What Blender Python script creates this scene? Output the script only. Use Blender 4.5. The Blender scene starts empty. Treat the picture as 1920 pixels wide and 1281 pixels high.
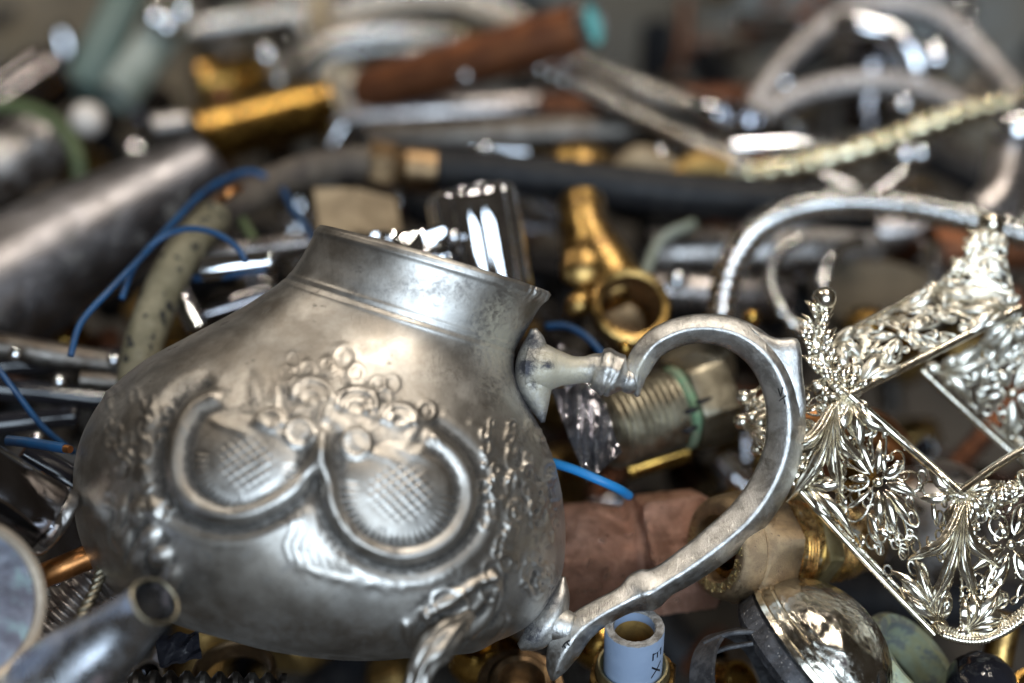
import bpy, math, random
import numpy as np
from mathutils import Vector

random.seed(11)
rng = np.random.default_rng(11)
scene = bpy.context.scene
COL = scene.collection

# ------------------------------------------------------------------ camera
PITCH = math.radians(27.0)
CAM = np.array([0.0, 0.0, 0.42])
cam_data = bpy.data.cameras.new("camera")
cam_data.lens = 50.0
cam_data.sensor_width = 36.0
cam_data.sensor_fit = 'HORIZONTAL'
cam_data.clip_start = 0.01
cam_data.clip_end = 60.0
cam_data.dof.use_dof = True
cam_data.dof.focus_distance = 0.361
cam_data.dof.aperture_fstop = 3.7
cam = bpy.data.objects.new("camera", cam_data)
cam.location = CAM
cam.rotation_euler = (math.pi / 2 - PITCH, 0, 0)
COL.objects.link(cam)
scene.camera = cam

# ------------------------------------------------------------------ world and lamps (indoor light)
world = bpy.data.worlds.new("World")
scene.world = world
world.use_nodes = True
bg = world.node_tree.nodes["Background"]
bg.inputs[0].default_value = (0.200, 0.172, 0.140, 1)
bg.inputs[1].default_value = 0.18

def area(name, loc, target, sx, sy, col, power):
    d = bpy.data.lights.new(name, 'AREA')
    d.shape = 'RECTANGLE'
    d.size = sx
    d.size_y = sy
    d.color = col
    d.energy = power
    o = bpy.data.objects.new(name, d)
    o.location = loc
    v = Vector(target) - Vector(loc)
    o.rotation_euler = v.to_track_quat('-Z', 'Y').to_euler()
    COL.objects.link(o)
    return o

area("doorway_light", (0.40, -2.3, 1.30), (0.0, 0.4, 0.25), 2.0, 1.8, (0.70, 0.85, 1.0), 74)
area("tube_lamp", (0.30, 0.45, 2.1), (0.30, 0.45, 0.0), 0.012, 1.3, (1.0, 0.91, 0.78), 10.0)
area("tube_lamp", (0.75, 0.45, 2.1), (0.75, 0.45, 0.0), 0.012, 1.3, (1.0, 0.91, 0.78), 10.0)
area("tube_lamp", (-1.0, 0.9, 2.1), (-1.0, 0.9, 0.0), 0.012, 1.3, (1.0, 0.90, 0.76), 7)

scene.view_settings.view_transform = 'Standard'
scene.view_settings.look = 'None'
scene.view_settings.gamma = 1.0
scene.view_settings.exposure = 0.45
scene.cycles.use_denoising = True
scene.cycles.sample_clamp_indirect = 12.0
scene.cycles.caustics_reflective = True
scene.cycles.blur_glossy = 0.3

# ------------------------------------------------------------------ helpers
RX = np.array([1.0, 0, 0])
UP = np.array([0, math.sin(PITCH), math.cos(PITCH)])
FW = np.array([0, math.cos(PITCH), -math.sin(PITCH)])
FPX = 50.0 / 36.0 * 1920.0

def P(x, y, d):
    """picture point at a depth of d cm -> a place in the heap (metres)"""
    return CAM + 0.01 * d * ((x - 960.0) / FPX * RX - (y - 640.5) / FPX * UP + FW)

def px(n, d):
    return 0.01 * d * n / FPX

def unit(v):
    v = np.asarray(v, float)
    return v / (np.linalg.norm(v) + 1e-12)

def resample(pts, step=None, n=None):
    """Catmull-Rom through rows of pts (any number of columns), even spacing on the first three"""
    p = np.asarray(pts, float)
    if len(p) == 2:
        q = np.linspace(0, 1, 24)[:, None]
        dense = p[0] * (1 - q) + p[1] * q
    else:
        e = np.vstack([2 * p[0] - p[1], p, 2 * p[-1] - p[-2]])
        out = []
        t = np.linspace(0, 1, 24, endpoint=False)[:, None]
        for i in range(1, len(e) - 2):
            a, b, c, d = e[i - 1], e[i], e[i + 1], e[i + 2]
            out.append(0.5 * (2 * b + (c - a) * t + (2 * a - 5 * b + 4 * c - d) * t ** 2 + (3 * b - a - 3 * c + d) * t ** 3))
        dense = np.vstack(out + [p[-1:]])
    L = np.concatenate([[0], np.cumsum(np.linalg.norm(np.diff(dense[:, :3], axis=0), axis=1))])
    if n is None:
        n = max(4, int(L[-1] / step) + 1)
    s = np.linspace(0, L[-1], n)
    return np.stack([np.interp(s, L, dense[:, k]) for k in range(dense.shape[1])], 1), s

def grid_quads(n, m, close=True):
    i = np.arange(n - 1)[:, None]
    j = np.arange(m if close else m - 1)[None, :]
    j2 = (j + 1) % m
    q = np.stack([i * m + j, i * m + j2, (i + 1) * m + j2, (i + 1) * m + j], -1)
    return q.reshape(-1, 4)

def tube(path, a, b=None, seg=14, nrm=None, p=2.0, relief=None, s=None, cap=True, phase=0.0):
    """sweep: a = half width in the sideways direction, b = half width along nrm"""
    path = np.asarray(path, float)
    n = len(path)
    a = np.broadcast_to(np.asarray(a, float), (n,)).copy()
    b = a.copy() if b is None else np.broadcast_to(np.asarray(b, float), (n,)).copy()
    T = np.gradient(path, axis=0)
    T /= np.linalg.norm(T, axis=1)[:, None] + 1e-12
    if nrm is not None:
        N = np.broadcast_to(np.asarray(nrm, float), (n, 3)).copy()
        N -= (N * T).sum(1)[:, None] * T
        N /= np.linalg.norm(N, axis=1)[:, None] + 1e-12
    else:
        N = np.zeros((n, 3))
        v = np.array([0.13, 0.2, 0.97])
        v = v - v.dot(T[0]) * T[0]
        N[0] = unit(v)
        for i in range(1, n):
            v = N[i - 1] - N[i - 1].dot(T[i]) * T[i]
            N[i] = unit(v)
    B = np.cross(T, N)
    th = np.linspace(0, 2 * math.pi, seg, endpoint=False) + phase
    c, si = np.cos(th), np.sin(th)
    k = (np.abs(c) ** p + np.abs(si) ** p) ** (-1.0 / p)
    ra = a[:, None] * (c * k)[None, :]
    rb = b[:, None] * (si * k)[None, :]
    if relief is not None:
        if s is None:
            s = np.concatenate([[0], np.cumsum(np.linalg.norm(np.diff(path, axis=0), axis=1))])
        h = relief(s[:, None], th[None, :])
        ra = ra + h * (c * k)[None, :]
        rb = rb + h * (si * k)[None, :]
    V = path[:, None, :] + B[:, None, :] * ra[..., None] + N[:, None, :] * rb[..., None]
    if cap:
        V = np.concatenate([path[None, :1, :] + (V[:1] - path[None, :1, :]) * 1e-4, V,
                            path[None, -1:, :] + (V[-1:] - path[None, -1:, :]) * 1e-4], 0)
    return V.reshape(-1, 3), grid_quads(len(V), seg)

def basis(axis, ref=None):
    A = unit(axis)
    r = np.array([0.1, 0.2, 0.97]) if ref is None else np.asarray(ref, float)
    e1 = unit(r - r.dot(A) * A)
    return A, e1, np.cross(A, e1)

def lathe(p0, axis, prof, seg=48, ref=None, relief=None, sq=None, close_ends=True, turn=0.0):
    """prof rows: (t, r) round, (t, r, 'h', rmax) six-sided with across-flats radius r"""
    A, e1, e2 = basis(axis, ref)
    th = np.linspace(0, 2 * math.pi, seg, endpoint=False)
    hexm = 1.0 / np.cos(np.mod(th, math.pi / 3) - math.pi / 6)
    sqm = None if sq is None else (np.abs(np.cos(th)) ** sq + np.abs(np.sin(th)) ** sq) ** (-1.0 / sq)
    rings, rr = [], []
    rows = list(prof)
    if close_ends:
        rows = [(rows[0][0], 1e-6)] + rows + [(rows[-1][0], 1e-6)]
    for i, row in enumerate(rows):
        t, r = row[0], row[1]
        R = np.full(seg, r)
        if len(row) > 2 and row[2] == 'h':
            R = np.minimum(r * hexm, row[3])
        elif sqm is not None:
            R = r * sqm
        if relief is not None and r > 1e-5:
            R = R + relief(t, th)
        tt = th + turn
        rings.append(p0 + A * t + e1[None, :] * (R * np.cos(tt))[:, None] + e2[None, :] * (R * np.sin(tt))[:, None])
    return np.vstack(rings), grid_quads(len(rows), seg)

def dense(prof, step):
    out = [prof[0]]
    for a, b in zip(prof[:-1], prof[1:]):
        n = max(1, int(math.hypot(b[0] - a[0], b[1] - a[1]) / step))
        for i in range(1, n + 1):
            k = i / n
            row = (a[0] + (b[0] - a[0]) * k, a[1] + (b[1] - a[1]) * k)
            if len(a) > 2 and len(b) > 2:
                row = row + ('h', a[3] + (b[3] - a[3]) * k)
            elif len(b) > 2 and i == n:
                row = b
            out.append(row)
    return out

def roughen(VF, seg, amp, seed, passes=1):
    V, F = VF
    r = np.random.default_rng(seed)
    N = r.normal(size=(len(V) // seg, seg, 3))
    for _ in range(passes):
        N = (N + np.roll(N, 1, 0) + np.roll(N, -1, 0) + np.roll(N, 1, 1) + np.roll(N, -1, 1)) / 2.4
    return V + (N * amp).reshape(-1, 3), F

def thread(t0, t1, r, pitch, depth):
    out, t = [], t0
    while t < t1 - 1e-9:
        out += [(t, r - depth), (t + pitch * .35, r), (t + pitch * .65, r)]
        t += pitch
    out.append((t1, r - depth))
    return out

def build(name, pieces, material, parent=None, origin=None, sharp=38.0, attrs=None):
    """pieces: list of (V, F) in place; becomes ONE mesh object"""
    Vs, Qs, off, lists = [], [], 0, None
    for V, F in pieces:
        Vs.append(V)
        if isinstance(F, np.ndarray):
            Qs.append(F + off)
        else:
            lists = (lists or []) + [[k + off for k in f] for f in F]
        off += len(V)
    V = np.vstack(Vs)
    if origin is None:
        if parent is not None:
            origin = np.array(parent['_o'])
        else:
            lo, hi = V.min(0), V.max(0)
            origin = np.array([(lo[0] + hi[0]) / 2, (lo[1] + hi[1]) / 2, lo[2]])
    L = V - origin
    me = bpy.data.meshes.new(name)
    if lists is None:
        Q = np.vstack(Qs)
        me.vertices.add(len(L))
        me.vertices.foreach_set("co", L.astype(np.float32).ravel())
        me.loops.add(Q.size)
        me.loops.foreach_set("vertex_index", Q.astype(np.int32).ravel())
        me.polygons.add(len(Q))
        me.polygons.foreach_set("loop_start", np.arange(0, Q.size, 4, dtype=np.int32))
        me.update(calc_edges=True)
    else:
        fs = [list(map(int, q)) for Q in Qs for q in Q] + lists
        me.from_pydata(L.tolist(), [], fs)
    me.polygons.foreach_set("use_smooth", np.ones(len(me.polygons), dtype=bool))
    if sharp:
        me.set_sharp_from_angle(angle=math.radians(sharp))
    for k, arr in (attrs or {}).items():
        at = me.attributes.new(k, 'FLOAT', 'POINT')
        at.data.foreach_set("value", arr.astype(np.float32))
    me.materials.append(material)
    o = bpy.data.objects.new(name, me)
    COL.objects.link(o)
    if parent is not None:
        o.parent = parent
        o['_o'] = list(map(float, origin))
        o.location = Vector(origin) - Vector(parent['_o'])
    else:
        o.location = origin
        o['_o'] = list(map(float, origin))
    return o

def tag(o, label, cat, group=None, kind=None):
    o['label'] = label
    o['category'] = cat
    if group:
        o['group'] = group
    if kind:
        o['kind'] = kind
    return o

def thing(name, label, cat, origin, group=None):
    o = bpy.data.objects.new(name, None)
    o.empty_display_size = 0.01
    o.location = origin
    o['_o'] = list(map(float, origin))
    COL.objects.link(o)
    return tag(o, label, cat, group)

# ------------------------------------------------------------------ materials
def mat(name, c1, rough=0.3, metal=1.0, c2=None, amt=0.5, sc=120.0, r2=None, bump=0.0, bsc=700.0,
        bdist=0.0006, c3=None, amt3=0.45, sc3=260.0, rough3=0.7, metal3=0.0, scratch=0.0, trans=0.0, ior=1.45, spec=0.5,
        stain=None, soft=0.18, specks=None):
    m = bpy.data.materials.new(name)
    m.use_nodes = True
    nt = m.node_tree
    N, K = nt.nodes, nt.links
    bs = N["Principled BSDF"]
    tc = N.new("ShaderNodeTexCoord")
    co = tc.outputs["Object"]

    def noise(scale, detail=6.0, rgh=0.6, dist=0.0, vec=None):
        n = N.new("ShaderNodeTexNoise")
        n.inputs["Scale"].default_value = scale
        n.inputs["Detail"].default_value = detail
        n.inputs["Roughness"].default_value = rgh
        n.inputs["Distortion"].default_value = dist
        K.new(vec or co, n.inputs["Vector"])
        return n.outputs["Fac"]

    def ramp(src, lo, hi, t0=0.0, t1=1.0):
        r = N.new("ShaderNodeMapRange")
        r.inputs[1].default_value = lo
        r.inputs[2].default_value = hi
        r.inputs[3].default_value = t0
        r.inputs[4].default_value = t1
        r.interpolation_type = 'SMOOTHSTEP'
        K.new(src, r.inputs[0])
        return r.outputs[0]

    def mixc(f, a, b):
        x = N.new("ShaderNodeMix")
        x.data_type = 'RGBA'
        if isinstance(f, float):
            x.inputs[0].default_value = f
        else:
            K.new(f, x.inputs[0])
        for sock, v in ((x.inputs[6], a), (x.inputs[7], b)):
            if isinstance(v, tuple):
                sock.default_value = (*v, 1)
            else:
                K.new(v, sock)
        return x.outputs[2]

    def mixf(f, a, b):
        x = N.new("ShaderNodeMix")
        x.data_type = 'FLOAT'
        K.new(f, x.inputs[0])
        for sock, v in ((x.inputs[2], a), (x.inputs[3], b)):
            if isinstance(v, (int, float)):
                sock.default_value = v
            else:
                K.new(v, sock)
        return x.outputs[0]

    col = c1
    rg = ramp(noise(sc * 2.7, 5), 0.35, 0.68, rough, r2 if r2 is not None else rough * 1.5)
    met = metal
    if c2 is not None:
        f = ramp(noise(sc, 7, 0.62, 0.4), 0.5 - soft + (0.5 - amt) * 0.5, 0.5 + soft + (0.5 - amt) * 0.5)
        col = mixc(f, c1, c2)
    if c3 is not None:
        f3 = ramp(noise(sc3, 8, 0.7, 0.3), 0.47 + (0.5 - amt3) * 0.5, 0.56 + (0.5 - amt3) * 0.5)
        col = mixc(f3, col, c3)
        rg = mixf(f3, rg, rough3)
        met = mixf(f3, met, metal3)
    if specks is not None:
        fs = ramp(noise(specks[1], 3, 0.5), specks[2], specks[2] + 0.05)
        col = mixc(fs, col, specks[0])
        rg = mixf(fs, rg, 0.75)
        met = mixf(fs, met, 0.0)
    for an, ac, ar, am in (stain or ()):
        at = N.new("ShaderNodeAttribute")
        at.attribute_name = an
        br = ramp(noise(620, 9, 0.75, 0.5), 0.25, 0.75, -0.30, 0.30)
        ad = N.new("ShaderNodeMath")
        ad.operation = 'ADD'
        K.new(at.outputs["Fac"], ad.inputs[0])
        K.new(br, ad.inputs[1])
        fa = ramp(ad.outputs[0], 0.18, 0.95)
        col = mixc(fa, col, ac)
        rg = mixf(fa, rg, ar)
        met = mixf(fa, met, am)
    for sock, v in (("Base Color", col), ("Roughness", rg), ("Metallic", met)):
        if isinstance(v, tuple):
            bs.inputs[sock].default_value = (*v, 1)
        elif isinstance(v, (int, float)):
            bs.inputs[sock].default_value = v
        else:
            K.new(v, bs.inputs[sock])
    bs.inputs["IOR"].default_value = ior
    bs.inputs["Specular IOR Level"].default_value = spec
    bs.inputs["Transmission Weight"].default_value = trans
    last = None
    if bump:
        b = N.new("ShaderNodeBump")
        b.inputs["Strength"].default_value = bump
        b.inputs["Distance"].default_value = bdist
        K.new(noise(bsc, 8, 0.65), b.inputs["Height"])
        last = b.outputs[0]
    if scratch:
        mp = N.new("ShaderNodeMapping")
        mp.inputs["Scale"].default_value = (1.0, 0.12, 0.5)
        mp.inputs["Rotation"].default_value = (0.5, 0.35, 0.7)
        K.new(co, mp.inputs["Vector"])
        b = N.new("ShaderNodeBump")
        b.inputs["Strength"].default_value = scratch
        b.inputs["Distance"].default_value = 0.0003
        K.new(noise(2300, 4, 0.7, 0.0, mp.outputs[0]), b.inputs["Height"])
        if last is not None:
            K.new(last, b.inputs["Normal"])
        last = b.outputs[0]
    if last is not None:
        K.new(last, bs.inputs["Normal"])
    return m

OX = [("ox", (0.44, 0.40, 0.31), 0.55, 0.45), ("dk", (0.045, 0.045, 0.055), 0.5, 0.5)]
M = dict(
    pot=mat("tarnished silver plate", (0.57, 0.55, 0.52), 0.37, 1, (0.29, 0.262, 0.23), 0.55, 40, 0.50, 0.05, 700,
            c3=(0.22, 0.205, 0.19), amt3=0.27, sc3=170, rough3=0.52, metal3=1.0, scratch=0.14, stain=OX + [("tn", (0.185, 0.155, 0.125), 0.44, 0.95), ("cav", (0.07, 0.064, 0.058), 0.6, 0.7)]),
    handle=mat("worn silver handle", (0.62, 0.605, 0.585), 0.30, 1, (0.30, 0.285, 0.265), 0.42, 190, 0.44, 0.14, 1900,
               scratch=0.55, stain=OX, specks=((0.07, 0.07, 0.07), 1500, 0.735)),
    nickel=mat("bright nickel", (0.90, 0.85, 0.74), 0.14, 1, (0.62, 0.54, 0.40), 0.42, 300, 0.26, 0.05, 900),
    frosted=mat("frosted silver inside face", (0.86, 0.83, 0.74), 0.28, 1, (0.64, 0.59, 0.48), 0.4, 200, 0.46, 0.1, 900),
    chrome=mat("chrome", (0.76, 0.77, 0.80), 0.02, 1, (0.45, 0.45, 0.48), 0.4, 90, 0.07, 0.01, 500),
    darkchrome=mat("smoked chrome", (0.24, 0.235, 0.25), 0.05, 1, (0.13, 0.115, 0.115), 0.5, 70, 0.15, 0.02, 400),
    blackglass=mat("glossy black plastic", (0.012, 0.012, 0.016), 0.06, 0, None, r2=0.16, spec=0.7, bump=.03),
    smudged=mat("smudged grey chrome", (0.27, 0.26, 0.275), 0.36, 1, (0.15, 0.14, 0.14), 0.5, 40, 0.50, 0.04, 300,
                c3=(0.14, 0.13, 0.115), amt3=0.30, sc3=60, rough3=0.5, metal3=0.2),
    greysteel=mat("dull grey steel", (0.50, 0.48, 0.47), 0.22, 1, (0.20, 0.175, 0.16), 0.5, 80, 0.55, 0.12, 700,
                  c3=(0.17, 0.12, 0.09), amt3=0.34),
    brass=mat("brass", (0.52, 0.335, 0.11), 0.24, 1, (0.17, 0.10, 0.04), 0.55, 110, 0.44, 0.08, 900),
    goldbrass=mat("yellow brass", (0.60, 0.36, 0.085), 0.15, 1, (0.22, 0.125, 0.035), 0.58, 80, 0.36, 0.05, 900),
    machined=mat("machined brass", (0.80, 0.56, 0.25), 0.18, 1, (0.36, 0.20, 0.08), 0.48, 230, 0.34, 0.06, 1200,
                 c3=(0.20, 0.26, 0.29), amt3=0.28, sc3=190, rough3=0.6, metal3=0.3),
    castbrass=mat("sand cast brass", (0.43, 0.31, 0.185), 0.36, 1, (0.27, 0.19, 0.12), 0.5, 240, 0.5, 0.6, 2600,
                  specks=((0.07, 0.05, 0.04), 1700, 0.66)),
    palebrass=mat("pale brass flange", (0.56, 0.49, 0.29), 0.36, 1, (0.36, 0.30, 0.16), 0.45, 180, 0.5, 0.10, 900),
    copper=mat("brown copper pipe", (0.21, 0.078, 0.032), 0.40, 0.75, (0.11, 0.042, 0.022), 0.5, 90, 0.6, 0.1, 600),
    brightcopper=mat("orange copper", (0.62, 0.28, 0.10), 0.30, 1, (0.30, 0.13, 0.05), 0.5, 90, 0.45, 0.08, 700),
    castcopper=mat("rough cast bronze", (0.66, 0.40, 0.30), 0.27, 0.95, (0.34, 0.185, 0.13), 0.55, 95, 0.5, 0.8, 1100, bdist=0.002,
                   specks=((0.10, 0.06, 0.05), 1500, 0.70)),
    darkbronze=mat("dark bronze", (0.28, 0.185, 0.10), 0.34, 1, (0.13, 0.085, 0.05), 0.5, 150, 0.5, 0.2, 900),
    verdigris=mat("verdigris", (0.13, 0.47, 0.46), 0.8, 0, (0.09, 0.34, 0.36), 0.5, 200, bump=0.4),
    rubber=mat("black rubber", (0.009, 0.009, 0.011), 0.42, 0, (0.020, 0.019, 0.019), 0.4, 150, 0.6, 0.2, 900, spec=0.25),
    brownhose=mat("dusty dark hose", (0.055, 0.042, 0.035), 0.6, 0, (0.12, 0.095, 0.07), 0.5, 100, bump=0.3),
    beigehose=mat("beige braid", (0.20, 0.175, 0.115), 0.55, 0.1, (0.115, 0.10, 0.06), 0.5, 160, bump=0.3,
                  specks=((0.012, 0.012, 0.012), 260, 0.60)),
    greybraid=mat("grey steel braid", (0.66, 0.64, 0.62), 0.13, 1, (0.36, 0.33, 0.29), 0.5, 90, 0.26, 0.1, 900),
    tanbraid=mat("tan grey braid", (0.44, 0.38, 0.31), 0.5, 0.5, (0.30, 0.25, 0.2), 0.5, 90, 0.6, 0.2, 900),
    mauvebraid=mat("mauve grey braid", (0.47, 0.44, 0.43), 0.24, 0.85, (0.28, 0.25, 0.235), 0.5, 90, 0.5, 0.2, 900),
    hosechrome=mat("ribbed chrome hose", (0.80, 0.80, 0.80), 0.05, 1, (0.55, 0.53, 0.5), 0.4, 120, 0.11, 0.02),
    hosegold=mat("straw gilt hose", (0.80, 0.74, 0.54), 0.09, 1, (0.56, 0.47, 0.27), 0.5, 60, 0.28, 0.05),
    blue=mat("blue insulation", (0.008, 0.052, 0.135), 0.33, 0, (0.012, 0.028, 0.065), 0.4, 90, 0.5),
    brightblue=mat("bright blue insulation", (0.012, 0.17, 0.43), 0.36, 0, None, r2=0.5),
    green=mat("grey green tubing", (0.10, 0.15, 0.13), 0.4, 0, (0.14, 0.18, 0.16), 0.5, 60, 0.5, trans=0.25),
    palegreen=mat("pale frosted tubing", (0.26, 0.28, 0.25), 0.4, 0, (0.15, 0.17, 0.13), 0.5, 50, 0.6),
    olive=mat("olive sleeve", (0.085, 0.11, 0.045), 0.5, 0, (0.06, 0.08, 0.035), 0.5, 60),
    tan=mat("tan card", (0.35, 0.265, 0.165), 0.6, 0, (0.17, 0.12, 0.07), 0.55, 70, bump=0.4, specks=((0.06, 0.045, 0.03), 420, 0.66)),
    pvc=mat("blue grey plastic pipe", (0.235, 0.30, 0.415), 0.38, 0, (0.20, 0.26, 0.37), 0.4, 100, 0.5, 0.06, 700,
            specks=((0.06, 0.05, 0.05), 560, 0.735)),
    pvcend=mat("sawn plastic end", (0.33, 0.31, 0.29), 0.8, 0, (0.12, 0.105, 0.09), 0.5, 500, bump=0.9, bsc=1700),
    amber=mat("amber pipe lining", (0.42, 0.26, 0.08), 0.45, 0.3, (0.24, 0.15, 0.05), 0.5, 140),
    ink=mat("black ink", (0.01, 0.01, 0.018), 0.6, 0),
    darkink=mat("engraved black", (0.01, 0.01, 0.01), 0.7, 0),
    bluesilver=mat("blue grey tarnished silver", (0.62, 0.64, 0.68), 0.19, 1, (0.30, 0.31, 0.34), 0.5, 70, 0.44, 0.15, 500,
                   scratch=0.3, c3=(0.40, 0.31, 0.31), amt3=0.35, sc3=80, rough3=0.45, metal3=0.8),
    lidface=mat("iridescent tarnish", (0.40, 0.45, 0.55), 0.36, 0.85, (0.17, 0.17, 0.22), 0.5, 85, 0.55, 0.3, 500,
                c3=(0.24, 0.34, 0.36), amt3=0.34, sc3=70, rough3=0.5, metal3=0.5),
    lidrim=mat("tan worn rim", (0.40, 0.33, 0.255), 0.5, 0.5, (0.27, 0.22, 0.17), 0.5, 90, 0.6, 0.2),
    oldnickel=mat("dull threaded nickel", (0.40, 0.365, 0.28), 0.34, 1, (0.19, 0.165, 0.12), 0.55, 110, 0.55, 0.15, 900),
    greencrust=mat("light green corrosion", (0.15, 0.29, 0.165), 0.85, 0, (0.20, 0.21, 0.14), 0.5, 200, bump=0.7),
    patina=mat("cream and green patina", (0.27, 0.26, 0.14), 0.5, 0.4, (0.28, 0.34, 0.27), 0.5, 130, 0.7, 0.4, 700,
               c3=(0.12, 0.13, 0.12), amt3=0.46, sc3=160),
    crinkle=mat("crumpled nickel plate", (0.56, 0.54, 0.49), 0.12, 1, (0.36, 0.32, 0.26), 0.5, 150, 0.24, 0.2, 600,
                c3=(0.045, 0.03, 0.03), amt3=0.26, sc3=90, rough3=0.6),
    blackrim=mat("chipped black rim", (0.030, 0.030, 0.034), 0.40, 0.3, (0.09, 0.09, 0.10), 0.45, 300, 0.6, 0.5, 1500,
                 specks=((0.40, 0.38, 0.36), 1400, 0.655)),
    blackstrap=mat("scuffed black strap", (0.022, 0.022, 0.025), 0.34, 0.3, (0.075, 0.075, 0.08), 0.4, 300, 0.55, 0.25, 1500,
                   specks=((0.30, 0.28, 0.25), 2200, 0.70)),
    greyring=mat("grey bead ring", (0.40, 0.37, 0.32), 0.45, 0.6, (0.24, 0.21, 0.18), 0.5, 200, bump=0.3),
    foil=mat("crumpled clear film", (0.36, 0.36, 0.40), 0.06, 0.9, (0.12, 0.11, 0.12), 0.5, 120, 0.16, 0.1, 300),
    whiteglaze=mat("pale pinkish knob", (0.60, 0.53, 0.47), 0.3, 0, (0.50, 0.43, 0.38), 0.4, 80),
    wall=mat("painted bin wall", (0.20, 0.22, 0.225), 0.62, 0, (0.135, 0.112, 0.082), 0.62, 9, 0.7, 0.1, 200, soft=0.12),
    sheet=mat("rusty brown sheet", (0.085, 0.068, 0.048), 0.6, 0.2, (0.13, 0.105, 0.07), 0.5, 22, bump=0.2),
    floor=mat("grimy bin floor", (0.035, 0.030, 0.025), 0.7, 0, (0.06, 0.05, 0.04), 0.5, 40, bump=0.3),
    deadsteel=mat("grimy steel", (0.17, 0.155, 0.14), 0.36, 1, (0.07, 0.055, 0.045), 0.5, 120, 0.6, 0.2, 700),
    deadbrass=mat("grimy brass", (0.34, 0.22, 0.08), 0.36, 1, (0.14, 0.09, 0.035), 0.5, 120, 0.6, 0.2, 700),
    deadcopper=mat("grimy copper", (0.22, 0.09, 0.045), 0.4, 0.9, (0.09, 0.04, 0.025), 0.5, 120, 0.6, 0.2, 700),
    hook=mat("mauve grey pipe", (0.42, 0.39, 0.38), 0.22, 0.9, (0.17, 0.14, 0.13), 0.5, 60, 0.45, 0.15, 500),
    greenlump=mat("grey green corroded metal", (0.25, 0.25, 0.19), 0.5, 0.3, (0.07, 0.065, 0.05), 0.55, 60, bump=0.4),
)

# ------------------------------------------------------------------ the setting
def slab(lo, hi):
    x0, y0, z0 = lo
    x1, y1, z1 = hi
    V = np.array([[x0, y0, z0], [x1, y0, z0], [x1, y1, z0], [x0, y1, z0], [x0, y0, z1], [x1, y0, z1], [x1, y1, z1], [x0, y1, z1]], float)
    return V, np.array([[0, 3, 2, 1], [4, 5, 6, 7], [0, 1, 5, 4], [1, 2, 6, 5], [2, 3, 7, 6], [3, 0, 4, 7]])

o = build("floor", [slab((-0.8, -0.25, 0.02), (0.8, 1.02, 0.05))], M['floor'])
o['kind'] = 'structure'
o = build("wall", [slab((-0.8, 1.021, 0.02), (0.8, 1.05, 0.42))], M['wall'])
o['kind'] = 'structure'

# ------------------------------------------------------------------ the teapot
DC = 37.2
ST = [((594, 430), (1027, 556)), ((580, 458), (1006, 586)), ((562, 490), (986, 622)), ((538, 520), (966, 656)),
      ((497, 551), (966, 700)), ((432, 591), (985, 748)), ((352, 634), (1010, 797)), ((277, 676), (1032, 847)),
      ((217, 728), (1048, 902)), ((177, 788), (1058, 962)), ((156, 848), (1060, 1020)), ((151, 910), (1053, 1076)),
      ((159, 980), (1034, 1122)), ((184, 1046), (1000, 1160)), ((228, 1094), (950, 1186)), ((292, 1130), (876, 1208)), ((380, 1158), (786, 1216))]
pot = thing("teapot", "large tarnished silver teapot with embossed scrolls and flowers and no lid", "teapot", P(585, 1235, DC))
LR = np.array([[*P(*l, DC), *P(*r, DC)] for l, r in ST])
LRs, _ = resample(np.hstack([(LR[:, :3] + LR[:, 3:]) / 2, LR]), n=430)
Lp, Rp = LRs[:, 3:6], LRs[:, 6:9]
Cc, E1 = (Lp + Rp) / 2, (Rp - Lp) / 2
Ra = np.linalg.norm(E1, axis=1)
phi = np.concatenate([np.linspace(-0.12, math.pi + 0.12, 560), np.linspace(math.pi + 0.12, 2 * math.pi - 0.12, 62)[1:-1]])
V = Cc[:, None, :] + E1[:, None, :] * np.cos(phi)[None, :, None] - FW[None, None, :] * (0.79 * Ra[:, None] * np.sin(phi)[None, :])[..., None]
dA = np.gradient(V, axis=0)
dB = np.roll(V, -1, 1) - np.roll(V, 1, 1)
NN = np.cross(dB, dA)
NN /= np.linalg.norm(NN, axis=2)[..., None] + 1e-12
if (NN[200, 280] @ -FW) < 0:
    NN = -NN
REL = V - CAM
DEP = REL @ FW
PX = 960 + FPX * (REL @ RX) / DEP
PY = 640.5 - FPX * (REL @ UP) / DEP
front = np.clip((NN @ -FW) * 4 + 0.2, 0, 1)

def sdist(pts, X=None, Y=None):
    X = PX if X is None else X
    Y = PY if Y is None else Y
    q, _ = resample(np.array([[a, b, 0.0] for a, b in pts]), n=max(8, 5 * len(pts)))
    best = np.full(X.shape, 1e9)
    par = np.zeros(X.shape)
    for i in range(len(q) - 1):
        ax, ay = q[i, :2]
        bx, by = q[i + 1, :2]
        vx, vy = bx - ax, by - ay
        t = np.clip(((X - ax) * vx + (Y - ay) * vy) / (vx * vx + vy * vy + 1e-9), 0, 1)
        d = np.hypot(X - ax - t * vx, Y - ay - t * vy)
        m = d < best
        best = np.where(m, d, best)
        par = np.where(m, (i + t) / (len(q) - 1), par)
    return best, par

H = np.zeros(PX.shape)          # height of the chasing in centimetres
def bump_line(pts, w, h):
    global H
    d, _ = sdist(pts)
    H = H + h * np.exp(-(d / w) ** 2)
def blob(x, y, rx, ry, h, ang=0.0, pw=2.0):
    global H
    c, s = math.cos(ang), math.sin(ang)
    u = ((PX - x) * c + (PY - y) * s) / rx
    v = (-(PX - x) * s + (PY - y) * c) / ry
    H = H + h * (0.72 if pw == 2.0 else 1.0) * np.exp(-(u * u + v * v) ** (pw / 2))
def ring_(x, y, r, w, h, sq=1.0):
    global H
    d = np.hypot(PX - x, (PY - y) / sq)
    H = H + h * np.exp(-((d - r) / w) ** 2)

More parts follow.
